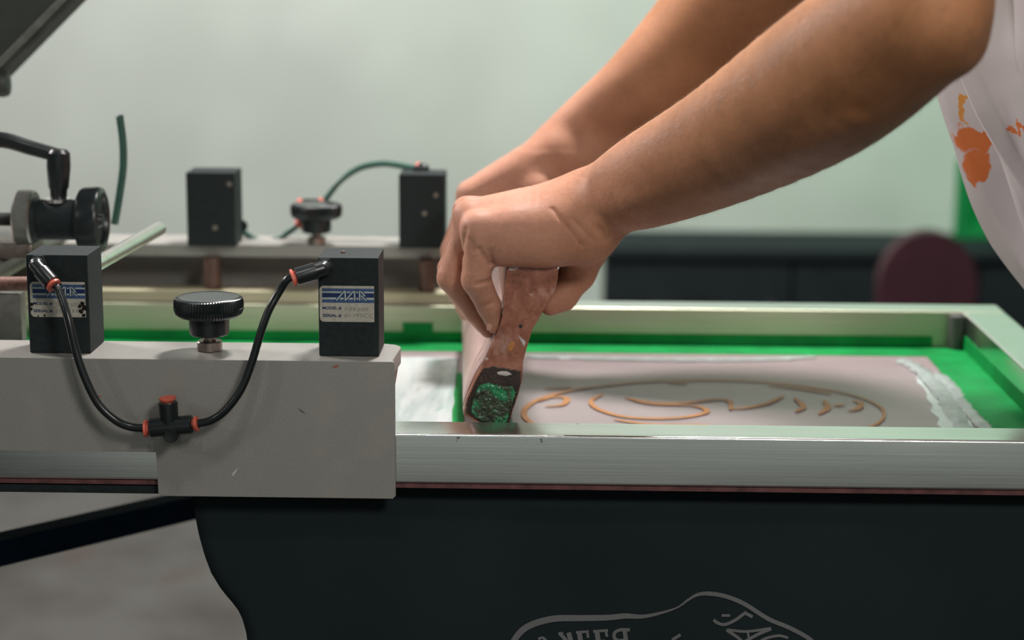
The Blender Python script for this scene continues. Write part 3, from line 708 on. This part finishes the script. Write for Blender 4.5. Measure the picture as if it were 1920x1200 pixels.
def cloth_strokes(paths, closed=False):
    b = BM()
    for path, wpx in paths:
        wl = wpx if isinstance(wpx, (list, tuple)) else [wpx]
        pts3 = []
        raw = smooth_path([Vector((p[0], p[1], 0)) for p in path], 8)
        for i, r in enumerate(raw):
            t = i/(len(raw)-1); f = t*(len(wl)-1); k = min(int(f), len(wl)-2) if len(wl) > 1 else 0
            ww = wl[0] if len(wl) == 1 else wl[k]+(wl[k+1]-wl[k])*(f-k)
            d = (raw[min(i+1, len(raw)-1)]-raw[max(i-1, 0)]).normalized(); nr = Vector((-d.y, d.x, 0)); row = []
            for sgn in (-1, 1):
                a = r+nr*(sgn*ww/2); p = P(a.x, a.y, YS)
                for _ in range(3): p = P(a.x, a.y, sy(p.x, p.z)-.0013)
                row.append(b.verts.new(p))
            pts3.append(row)
        for i in range(len(pts3)-1): b.faces.new((pts3[i][0], pts3[i+1][0], pts3[i+1][1], pts3[i][1]))
    return b
out = [([(955, 1215), (975, 1186), (1000, 1170), (1040, 1160), (1090, 1159), (1140, 1158), (1172, 1155), (1205, 1156), (1240, 1149), (1270, 1139), (1290, 1125), (1308, 1115), (1330, 1113), (1360, 1118), (1395, 1132), (1440, 1160), (1480, 1177), (1515, 1196), (1535, 1215)], [11, 12, 12, 11, 10, 6, 3, 5, 8, 8, 8, 8, 8])]
obj('printed_outline', cloth_strokes(out), MAT['print_ink'], sh, None)
LET = [[([(1049, 1187), (1062, 1202), (1072, 1222)], 7), ([(1066, 1186), (1076, 1222)], 9), ([(1047, 1187), (1056, 1187)], 4)],
     [([(1080, 1186), (1104, 1184)], 5), ([(1086, 1186), (1092, 1222)], 9), ([(1101, 1184), (1103, 1196)], 5), ([(1090, 1204), (1100, 1203)], 4)],
     [([(1112, 1184), (1140, 1182)], 5), ([(1119, 1184), (1125, 1222)], 9), ([(1136, 1182), (1138, 1194)], 5), ([(1123, 1202), (1134, 1201)], 4)],
     [([(1181, 1181), (1164, 1181), (1153, 1186), (1152, 1196), (1160, 1201), (1172, 1200)], 6), ([(1171, 1182), (1177, 1222)], 8)],
     [([(1009, 1198), (1018, 1196), (1026, 1204)], 5)], [([(1260, 1200), (1276, 1190)], 6)],
     [([(1369, 1154), (1353, 1154)], 5), ([(1395, 1148), (1411, 1157)], 6), ([(1396, 1150), (1378, 1163), (1358, 1171), (1344, 1167), (1338, 1162)], 6)],
     [([(1362, 1181), (1384, 1196), (1400, 1212)], 6), ([(1364, 1181), (1400, 1184), (1446, 1178)], 5), ([(1446, 1179), (1420, 1190), (1395, 1204)], 6), ([(1402, 1184), (1404, 1196)], 4)],
     [([(1478, 1196), (1460, 1192), (1436, 1197), (1420, 1206)], 5)]]
for l in LET: obj('printed_letter', cloth_strokes(l), MAT['print_ink'], sh, None)

# ------------------------------------------------------------------ squeegee
YQ = .09
MAT['pink_side_sheen'] = simple('pink_side_sheen', (.50, .35, .32), .35, 0, .16, 30, .1, stretch=(1, .3, 1))  # bright sheen of the handle's left side put into a pink sheet's colour
prof = [(952, 492), (966, 485), (984, 482), (1010, 483), (1031, 486), (1042, 494), (1047, 508), (1046, 524), (1041, 543), (1033, 561), (1013, 587), (998, 618), (987, 645), (981, 676), (979, 714), (971, 742), (961, 771), (952, 812), (940, 820), (912, 806), (890, 790), (869, 777), (868, 770), (873, 752), (891, 708), (908, 683), (926, 640), (941, 608), (948, 577), (946, 542), (948, 508)]
pp = [P(px, py, YQ) for px, py in prof]
f1 = P(868, 776, YQ); f2 = P(867, 590, .487); sq_dir = Vector((f2.x-f1.x, .395, 0))
sq = thing('squeegee', 'worn wooden screen printing squeegee gripped by both hands', 'squeegee', (pp[20].x, .28, ZM))
b = BM(); prism(b, pp, sq_dir, .0012, 3); obj('handle', b, MAT['wood'], sq, 40)
b = BM()
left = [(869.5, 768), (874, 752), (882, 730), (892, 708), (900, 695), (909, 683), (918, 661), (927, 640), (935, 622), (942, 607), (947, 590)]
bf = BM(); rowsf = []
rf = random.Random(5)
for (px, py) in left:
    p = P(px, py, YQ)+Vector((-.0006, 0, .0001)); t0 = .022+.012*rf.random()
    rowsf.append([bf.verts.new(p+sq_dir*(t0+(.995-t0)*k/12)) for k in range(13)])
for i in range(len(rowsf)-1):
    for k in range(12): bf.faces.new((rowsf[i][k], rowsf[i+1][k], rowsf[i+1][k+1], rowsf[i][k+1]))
fo = obj('side_sheen_sheet', bf, MAT['pink_side_sheen'], sq, 180); fo['label'] = 'pale pink sheet with the handle side sheen painted in'
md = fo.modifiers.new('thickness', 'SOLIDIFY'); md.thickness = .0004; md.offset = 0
k0 = Vector((P(925, 800, YQ).x, YQ+.001, P(925, 800, YQ).z)); xt = P(925, 800, YQ)
bl = [Vector((xt.x-.001, YQ+.001, xt.z)), Vector((xt.x+.0075, YQ+.001, xt.z-.001)), Vector((xt.x+.0185, YQ+.001, ZM+.0016)), Vector((xt.x+.0105, YQ+.001, ZM+.0026))]
prism(b, bl, sq_dir*.995, .0006); obj('blade', b, simple('green_rubber', (.03, .12, .06), .4, 0, .3), sq)
MAT['brown_ink'] = simple('brown_black_ink', (.030, .017, .013), .25, 0, .5, 60, .6); MAT['white_mark'] = simple('white_paint', (.50, .45, .43), .5); MAT['amber_mark'] = simple('amber_paint', (.42, .17, .05), .5)
# dried ink on the near end
def crust(poly, name, mat, y, amp, step, seed):
    """lumpy patch inside an outline, standing on the end face"""
    rs = random.Random(seed)
    def inside(x, z):
        c = False; n = len(poly)
        for i in range(n):
            (x1, z1), (x2, z2) = poly[i], poly[(i+1) % n]
            if (z1 > z) != (z2 > z) and x < (x2-x1)*(z-z1)/(z2-z1)+x1: c = not c
        return c
    def edge_d(x, z):
        m = 9e9; n = len(poly)
        for i in range(n):
            (x1, z1), (x2, z2) = poly[i], poly[(i+1) % n]; dx, dz = x2-x1, z2-z1
            t = max(0, min(1, ((x-x1)*dx+(z-z1)*dz)/(dx*dx+dz*dz))); m = min(m, math.hypot(x-x1-t*dx, z-z1-t*dz))
        return m
    xs = [p[0] for p in poly]; zs = [p[1] for p in poly]; b = BM(); grid = {}
    nx = int((max(xs)-min(xs))/step)+2; nz = int((max(zs)-min(zs))/step)+2
    for i in range(nx):
        for j in range(nz):
            px, pz = min(xs)+i*step+rs.uniform(-.3, .3)*step, min(zs)+j*step+rs.uniform(-.3, .3)*step
            if inside(px, pz):
                e = min(1, edge_d(px, pz)/4.5); h = amp*(e**.5)*(.35+.65*rs.random())
                p = P(px, pz, y); grid[i, j] = b.verts.new((p.x, y-h, p.z))
    for (i, j) in list(grid):
        k = [(i, j), (i+1, j), (i+1, j+1), (i, j+1)]
        if all(a in grid for a in k): b.faces.new([grid[a] for a in k])
    for v in [v for v in b.verts if not v.link_faces]: b.verts.remove(v)
    r = bmesh.ops.extrude_face_region(b, geom=b.faces[:])
    for v in [g for g in r['geom'] if isinstance(g, bmesh.types.BMVert)]: v.co.y = y+.0003
    return obj(name, b, mat, sq, 180)
crust([(905, 690), (925, 686), (950, 690), (977, 694), (978, 714), (972, 738), (962, 768), (953, 806), (938, 816), (912, 803), (890, 787), (871, 774), (875, 752), (892, 712)], 'black_ink_crust', MAT['brown_ink'], YQ, .0008, 1.7, 5)
crust([(897, 722), (915, 716), (940, 722), (962, 722), (968, 736), (960, 764), (950, 792), (935, 802), (912, 796), (893, 784), (882, 772), (886, 748)], 'green_ink_crust', MAT['crust'], YQ-.0006, .0030, 1.7, 6)
crust([(966, 617), (971, 626), (979, 634), (987, 640), (983, 652), (976, 640)], 'paint_mark', MAT['white_mark'], YQ, .0006, 1.2, 7)
crust([(950, 650), (957, 641), (967, 640), (966, 650), (958, 660), (951, 658)], 'paint_mark', MAT['amber_mark'], YQ, .0005, 1.2, 8)
crust([(971, 612), (975, 607), (980, 609), (980, 615), (975, 617)], 'nail_hole', MAT['black_ink'], YQ, .0003, 1.0, 9)
crust([(930, 697), (950, 695), (962, 702), (950, 706), (933, 703)], 'paint_mark', MAT['white_mark'], YQ-.001, .0008, 1.2, 10)

# ------------------------------------------------------------------ the person: arms and hands as smooth distance fields
def rcone(X, Y, Z, a, b, r1, r2):
    a = np.array(a, np.float32); b = np.array(b, np.float32); ba = b-a; l2 = float(ba@ba); rr = r1-r2; a2 = l2-rr*rr; il2 = 1/l2
    px, py, pz = X-a[0], Y-a[1], Z-a[2]
    y = px*ba[0]+py*ba[1]+pz*ba[2]; z = y-l2
    x2 = (px*l2-ba[0]*y)**2+(py*l2-ba[1]*y)**2+(pz*l2-ba[2]*y)**2
    y2 = y*y*l2; z2 = z*z*l2; k = np.sign(rr)*rr*rr*x2
    d3 = (np.sqrt(x2*max(a2, 1e-9)*il2)+y*rr)*il2-r1
    d1 = np.sqrt(x2+z2)*il2-r2; d2 = np.sqrt(x2+y2)*il2-r1
    out = np.where(np.sign(z)*a2*z2 > k, d1, np.where(np.sign(y)*a2*y2 < k, d2, d3))
    return out
def smin(a, b, k):
    h = np.maximum(k-np.abs(a-b), 0)/k; return np.minimum(a, b)-h*h*k*.25
class Field:
    def __init__(s, lo, hi, vox):
        s.lo = np.array(lo, float); s.v = vox; s.n = np.ceil((np.array(hi)-s.lo)/vox).astype(int)+1
        s.D = np.full(s.n, .08, np.float32)
    def region(s, pts, pad):
        P_ = np.array(pts); lo = np.maximum(((P_.min(0)-pad-s.lo)/s.v).astype(int), 0); hi = np.minimum(((P_.max(0)+pad-s.lo)/s.v).astype(int)+2, s.n)
        sl = tuple(slice(l, h) for l, h in zip(lo, hi))
        g = [(s.lo[i]+s.v*np.arange(lo[i], hi[i])).astype(np.float32) for i in range(3)]
        X, Y, Z = np.meshgrid(*g, indexing='ij'); return sl, X, Y, Z
    def chain(s, pts, rad, k_in=.004, k_out=.006, pal=None, k_pal=.008, sub=0):
        pts = [np.array(p, float) for p in pts]
        if sub:
            q = smooth_path([tuple(p) for p in pts], sub); rr = smooth_path([(r, 0, 0) for r in rad], sub)
            pts = [np.array(p, float) for p in q]; rad = [max(r.x, .001) for r in rr]
        sl, X, Y, Z = s.region(pts, max(rad)+.02); F = None
        for i in range(len(pts)-1):
            d = rcone(X, Y, Z, pts[i], pts[i+1], rad[i], rad[i+1]); F = d if F is None else smin(F, d, k_in)
        if pal is not None: F = smin(F, pal[sl], k_pal)
        s.D[sl] = smin(s.D[sl], F, k_out)
    def groove(s, pts, width, depth):
        pts = [np.array(p, float) for p in pts]; sl, X, Y, Z = s.region(pts, width*3)
        m = None
        for i in range(len(pts)-1):
            d = rcone(X, Y, Z, pts[i], pts[i+1], 1e-5, 0.9e-5); m = d if m is None else np.minimum(m, d)
        s.D[sl] += depth*np.exp(-(m/width)**2)
    def mesh(s):
        D = s.D; n = D.shape; ins = D < 0
        c = np.zeros([m-1 for m in n], np.int8)
        for i in (0, 1):
            for j in (0, 1):
                for k in (0, 1): c += ins[i:n[0]-1+i, j:n[1]-1+j, k:n[2]-1+k]
        act = (c > 0) & (c < 8); idx = np.argwhere(act); ids = np.full(c.shape, -1, np.int64); ids[tuple(idx.T)] = np.arange(len(idx))
        acc = np.zeros((len(idx), 3)); cnt = np.zeros(len(idx))
        cor = [(i, j, k) for i in (0, 1) for j in (0, 1) for k in (0, 1)]
        val = {q: D[idx[:, 0]+q[0], idx[:, 1]+q[1], idx[:, 2]+q[2]].astype(float) for q in cor}
        for a in cor:
            for ax in range(3):
                if a[ax]: continue
                b = list(a); b[ax] = 1; b = tuple(b); va, vb = val[a], val[b]; m = (va < 0) != (vb < 0)
                t = np.where(m, va/np.where(m, va-vb, 1), 0); p = np.array(a, float)[None]+t[:, None]*(np.array(b)-np.array(a))[None]
                acc += np.where(m[:, None], p, 0); cnt += m
        V = s.lo+(idx+acc/cnt[:, None])*s.v; F = []
        for ax in range(3):
            u, v = (ax+1) % 3, (ax+2) % 3
            sa = [slice(None)]*3; sb = [slice(None)]*3; sa[ax] = slice(0, -1); sb[ax] = slice(1, None)
            A, B = ins[tuple(sa)], ins[tuple(sb)]; e = np.argwhere(A != B); e = e[(e[:, u] > 0) & (e[:, v] > 0) & (e[:, u] < n[u]-1) & (e[:, v] < n[v]-1)]
            du = np.zeros(3, int); du[u] = 1; dw = np.zeros(3, int); dw[v] = 1
            q = [ids[tuple((e-o).T)] for o in (du+dw, dw, 0*du, du)]; f = np.stack(q, 1); fl = ~A[tuple(e.T)]
            f[fl] = f[fl][:, ::-1]; F.append(f)
        return V, np.concatenate(F)
def px3(l): return [P(a, b_, y) for a, b_, y in l]
def prad(l, rp): return [r*PX(a, b_, y) for (a, b_, y), r in zip(l, rp)]

# near (left) arm
f = Field((-.03, -.31, -.045), (.56, .215, .40), .00145)
arm = [(1105, 388, .125), (1150, 365, .110), (1218, 336, .07), (1365, 266, .0), (1540, 160, -.10), (1680, 55, -.16), (1742, 12, -.19)]
f.chain(px3(arm), prad(arm, [60, 67, 88, 113, 142, 140, 112]), .004, .02, sub=5)
ua = [(1736, 6, -.19), (1768, -200, -.17), (1830, -420, -.12)]
f.chain(px3(ua), prad(ua, [112, 112, 125]), .01, .014)
ol = [(1796, 86, -.185), (1740, 60, -.18)]
f.chain(px3(ol), prad(ol, [34, 60]), .01, .02)
# palm
for l, r in (([(1085, 425, .098), (960, 436, .090), (899, 440, .090)], [42, 30, 24]), ([(1088, 398, .112), (884, 412, .112)], [46, 24]),
             ([(1090, 378, .142), (882, 398, .141)], [42, 21]), ([(1092, 380, .164), (896, 400, .165)], [36, 20]),
             ([(1098, 450, .098), (1020, 460, .092), (942, 462, .094)], [36, 31, 30]), ([(1100, 440, .13), (1090, 462, .14)], [40, 36])):
    f.chain(px3(l), prad(l, r), .012, .026)
pal = f.D.copy()
fing = [([(897, 438, .090), (893, 524, .090), (917, 574, .098), (928, 611, .102)], [27, 27.5, 22.5, 15]),
        ([(880, 412, .114), (845, 521, .113), (889, 585, .118), (915, 620, .120)], [23, 25, 18.5, 14]),
        ([(878, 398, .141), (842, 505, .140), (880, 580, .140), (905, 612, .141)], [22, 21, 16, 13]),
        ([(890, 400, .165), (858, 500, .163), (888, 570, .162), (910, 602, .161)], [21, 19, 16, 12.5])]
for l, r in fing: f.chain(px3(l), prad(l, r), .003, .0012, pal, .009)
th = [(1105, 458, .145), (1083, 512, .148), (1054, 553, .140), (1032, 572, .130)]
f.chain(px3(th), prad(th, [38, 31, 27, 20]), .008, .003, pal, .014)
# knuckles, tendons, veins
for l, r in (([(893, 424, .090), (901, 427, .091)], [21, 18]), ([(872, 402, .113), (884, 404, .114)], [19, 16]), ([(870, 390, .140), (884, 388, .141)], [17, 14])):
    f.chain(px3(l), prad(l, r), .004, .008)
for l in ([(885, 402, .112), (960, 388, .114), (1060, 378, .122), (1150, 352, .118)], [(896, 424, .088), (965, 417, .090), (1060, 405, .100), (1150, 375, .105)]):
    f.chain(px3(l), prad(l, [7, 7, 7, 7]), .004, .018)
def on_arm(l, dy):      # vein following the near skin of the forearm
    return [(a, b_, y+dy) for a, b_, y in l]
vein = [(1190, 372, .045), (1300, 338, .0), (1400, 303, -.055), (1500, 252, -.115), (1600, 205, -.16)]
f.chain(px3(vein), prad(vein, [14, 18, 22, 24, 18]), .004, .012, sub=4)
# creases: measured on the skin seen from the front, pushed onto the surface
def skin_y(px, py):
    d = ray(px, py)
    for t in np.arange(1.15, 1.75, .0006):
        p = CAM+t*d; i = np.round((p-f.lo)/f.v).astype(int)
        if (i >= 0).all() and (i < f.n).all() and f.D[tuple(i)] < 0: return p
    return CAM+1.5*d
def crease(pts, width, depth):
    q = smooth_path([Vector((a, b_, 0)) for a, b_ in pts], 4)
    f.groove([skin_y(v.x, v.y) for v in q], width, depth)
crease([(1036, 392), (1048, 407), (1064, 427), (1080, 447), (1090, 460)], .0016, .0013)
crease([(1075, 412), (1098, 437), (1112, 450)], .0013, .0010)
crease([(1118, 425), (1130, 440), (1138, 452)], .0026, .0014)
crease([(898, 468), (904, 478), (912, 489), (921, 498)], .0016, .0062)
crease([(924, 494), (919, 482), (917, 470)], .0014, .0036)
crease([(893, 533), (903, 531), (913, 528), (922, 524)], .0014, .0058)
crease([(905, 575), (914, 571), (924, 567)], .0012, .0020)
crease([(874, 430), (869, 455), (866, 480), (866, 505)], .0020, .0022)
for k in (-6, 0, 6): crease([(872+abs(k)*.3, 527+k), (882, 529+k), (890, 528+k)], .0011, .0008)
for k in (-5, 2): crease([(826, 522+k), (836, 526+k), (846, 525+k)], .0011, .0008)
crease([(880, 447), (886, 458), (888, 470)], .0016, .0010)
Vn, Fn = f.mesh()
# far (right) arm
g = Field((-.05, .27, -.06), (.56, .66, .62), .003)
YA = .41
arm2 = [(1050, 268, YA), (1110, 225, YA), (1190, 175, .41), (1285, 108, .42), (1385, 5, .43), (1470, -110, .44)]
g.chain(px3(arm2), prad(arm2, [44, 55, 74, 104, 122, 116]), .004, .02, sub=4)
ua2 = [(1470, -110, .44), (1540, -330, .43), (1640, -560, .40)]
g.chain(px3(ua2), prad(ua2, [112, 110, 112]), .02, .03)
for l, r in (([(1040, 285, .39), (885, 365, .383)], [36, 22]), ([(1040, 280, .405), (880, 362, .404)], [36, 22]), ([(1040, 280, .42), (880, 365, .425)], [34, 20]),
             ([(1040, 285, .43), (890, 372, .444)], [32, 19]), ([(1150, 275, .41), (1090, 300, .40), (1000, 345, .385), (930, 400, .385)], [52, 46, 32, 24])):
    g.chain(px3(l), prad(l, r), .012, .014)
pal = g.D.copy()
for i, y in enumerate((.383, .405, .426, .446)):
    l = [(882, 365, y), (847+3*i, 470, y), (852+2*i, 540, y), (874, 588, y)]
    g.chain(px3(l), prad(l, [22, 20, 17, 13]), .004, .0015, pal, .008)
l = [(1010, 360, .37), (1000, 420, .372), (985, 470, .38), (965, 500, .388)]
g.chain(px3(l), prad(l, [30, 25, 20, 15]), .006, .003, pal, .012)
Vf, Ff = g.mesh()
# torso under the shirt, reaching both shoulders
TB = .16
hF = Field((.34, -.22, -.30), (1.05, .62, .82), .012)
def W(*a): return a
for pts, rad in (([(.79, TB, -.03), (.76, TB, .10), (.68, TB, .34), (.62, TB, .60)], [.11, .115, .13, .10]),
                 ([(.62, TB, .56), tuple(P(1830, -420, -.12))], [.09, .055]), ([(.62, TB, .56), tuple(P(1640, -560, .40))], [.09, .062]),
                 ([(.79, TB-.07, -.03), (.66, TB-.09, .36)], [.09, .10]), ([(.79, TB+.07, -.03), (.66, TB+.09, .36)], [.09, .10]),
                 ([(.61, TB, .60), (.58, TB, .72)], [.065, .058])):
    hF.chain(pts, rad, .05, .05)
Vt, Ft = hF.mesh()
me = bpy.data.meshes.new('body')
VV = np.concatenate([Vn, Vf, Vt]); FF = np.concatenate([Fn, Ff+len(Vn), Ft+len(Vn)+len(Vf)])
me.from_pydata(VV.tolist(), [], FF.tolist()); me.update(); me.shade_smooth()
pe = thing('person', 'person in a stained white shirt, bare arms reaching left to grip the squeegee', 'person', (.72, TB, FZ))
body = link_mesh('body', me, MAT['skin'], pe)
# nails on the two near fingertips
def nail(px, py, y, ang, wpx, lpx):
    b = BM(); c = P(px, py, y); s = PX(px, py, y); ca, sa = math.cos(ang), math.sin(ang); rows = []
    for i in range(6):
        row = []
        for j in range(6):
            u, v = (i/5-.5), (j/5-.5); wx = wpx*s*u*(1-.35*abs(2*v)**3); lz = lpx*s*v
            row.append(b.verts.new((c.x+wx*ca-lz*sa, c.y+.35*wpx*s*(2*u)**2*.5, c.z+wx*sa+lz*ca)))
        rows.append(row)
    for i in range(5):
        for j in range(5): b.faces.new((rows[i][j], rows[i+1][j], rows[i+1][j+1], rows[i][j+1]))
    r = bmesh.ops.extrude_face_region(b, geom=b.faces[:])
    for v in [g_ for g_ in r['geom'] if isinstance(g_, bmesh.types.BMVert)]: v.co.y += .0012
    return obj('fingernail', b, MAT['nail'], pe, 180)
nl = skin_y(919, 610); nail(919, 610, float(nl[1])-.0004, -.30, 11, 22)
# fine hair on the near forearm
rs = np.random.RandomState(3); nv_ = len(Vn)
me.calc_loop_triangles()
nor = np.zeros((nv_, 3)); t4 = Fn; e1_ = Vn[t4[:, 2]]-Vn[t4[:, 0]]; e2_ = Vn[t4[:, 3]]-Vn[t4[:, 1]]; fnm = np.cross(e1_, e2_)
for k in range(4): np.add.at(nor, t4[:, k], fnm)
nor /= np.linalg.norm(nor, axis=1)[:, None]+1e-12
axd = np.array(P(1150, 365, .11)-P(1600, 110, -.12)); axd /= np.linalg.norm(axd)
cand = np.where((Vn[:, 0] > P(1050, 380, .1).x) & (Vn[:, 0] < .48) & ((Vn-CAM) @ FWD < 1.62))[0]
wt = np.clip((Vn[cand, 0]-P(1050, 380, .1).x)/.05, .15, 1); cand = cand[rs.rand(len(cand)) < wt]
pick = rs.choice(cand, 30000); hv = []; hf = []
for i in pick:
    n0 = nor[i]; sw = np.array([0, 0, -1.0]); d = .8*axd+.5*sw+.45*rs.randn(3); d -= n0*(d@n0); d /= np.linalg.norm(d)+1e-9
    ln = rs.uniform(.004, .0095); p0 = Vn[i]+rs.uniform(-.001, .001, 3); sd = np.cross(d, n0); wd = 4.2e-5
    prev = None
    for k in range(4):
        t = k/3; p = p0+d*ln*t+n0*(ln*(.42*t-.24*t*t)); ww = wd*(1-.8*t)
        hv += [p+sd*ww, p-sd*ww]; m = len(hv)
        if prev is not None: hf.append((prev-2, prev-1, m-1, m-2))
        prev = m
hm = bpy.data.meshes.new('arm_hair'); hm.from_pydata([tuple(x) for x in hv], [], hf); hm.update()
ho = link_mesh('arm_hair', hm, MAT['hair'], pe); ho['kind'] = 'stuff'

# shirt: a loose loft around the torso, with sleeves
prof = [(1700, -640), (1690, -420), (1690, -200), (1695, -40), (1712, 90), (1757, 200), (1806, 300), (1856, 400), (1904, 490), (1956, 575), (2002, 660), (2040, 735)]
rows = []; b = BM(); NA = 96
rk = random.Random(2)
for j in range(0, 64):
    t = j/63*(len(prof)-1); i = min(int(t), len(prof)-2); u = t-i
    px = prof[i][0]+(prof[i+1][0]-prof[i][0])*u; py = prof[i][1]+(prof[i+1][1]-prof[i][1])*u
    fp = P(px+48, py, TB-.06); k = j/63; rx = .155+.02*math.sin(k*3); ry = .235-.02*math.sin(k*3.1)
    row = []
    for m in range(NA):
        a = 2*math.pi*m/NA; fold = .012*math.sin(3*a+4*k+1.0)*k+.012*math.sin(9*a-5*k+2)*(.3+k)+.008*math.sin(17*a+9*k)*(.4+k)+.004*math.sin(31*a-6*k)*(.3+k)
        ca, sa = math.cos(a), math.sin(a); e = .82
        xx = math.copysign(abs(ca)**e, ca)*(rx+fold); yy = math.copysign(abs(sa)**e, sa)*(ry+fold)
        row.append(b.verts.new((fp.x+rx+xx, TB+yy, fp.z)))
    rows.append(row)
for j in range(63):
    for m in range(NA): b.faces.new((rows[j][m], rows[j][(m+1) % NA], rows[j+1][(m+1) % NA], rows[j+1][m]))
orange = (.60, .17, .05); amber = (.62, .29, .07)
yf = TB-.20
from mathutils.bvhtree import BVHTree
b.normal_update(); tree = BVHTree.FromBMesh(b)
def onshirt(px, py):
    h = tree.ray_cast(Vector(CAM), Vector(ray(px, py)).normalized())[0]
    return h if h is not None else P(px, py, TB)
st = [(onshirt(1808, 258), (.013, .03, .012), orange), (onshirt(1832, 262), (.012, .03, .008), orange), (onshirt(1836, 284), (.006, .03, .004), orange),
      (onshirt(1828, 308), (.010, .03, .016), orange), (onshirt(1836, 330), (.006, .03, .012), orange), (onshirt(1812, 205), (.0035, .03, .013), amber), (onshirt(1912, 243), (.003, .03, .003), orange)]
pc = Vector((.72, TB, FZ))
shirt = obj('shirt', b, m_cloth_white([(v-pc, r, c_) for v, r, c_ in st]), pe, 180)
md = shirt.modifiers.new('thickness', 'SOLIDIFY'); md.thickness = .0015
for l, r in (([(1700, -640, .02), (1850, -500, -.1), (1815, -270, -.16)], [170, 165, 165]), ([(1760, -640, .34), (1640, -560, .40), (1560, -400, .42)], [140, 130, 130])):
    b = BM(); pts = px3(l); rr = prad(l, r); tube(b, pts, lambda t, rr=rr: rr[0]+(rr[2]-rr[0])*t, 32, 8); obj('sleeve', b, MAT['label'] if False else shirt.data.materials[0], pe, 180)
b = BM()
for sy_ in (-1, 1):
    tube(b, [(.84, TB+sy_*.09, -.02), (.86, TB+sy_*.10, -.25), (.86, TB+sy_*.11, -.50), (.90, TB+sy_*.11, -.97)], lambda t: .115-.05*t, 28, 8)
obj('trousers', b, MAT['black_trousers'], pe, 180)
for sy_ in (-1, 1):
    b = BM(); tube(b, [(.98, TB+sy_*.11, FZ+.05), (.88, TB+sy_*.11, FZ+.05), (.74, TB+sy_*.11, FZ+.036), (.70, TB+sy_*.11, FZ+.034)], lambda t: .05-.018*t, 20, 6); obj('shoe', b, MAT['black_plastic'], pe, 180)
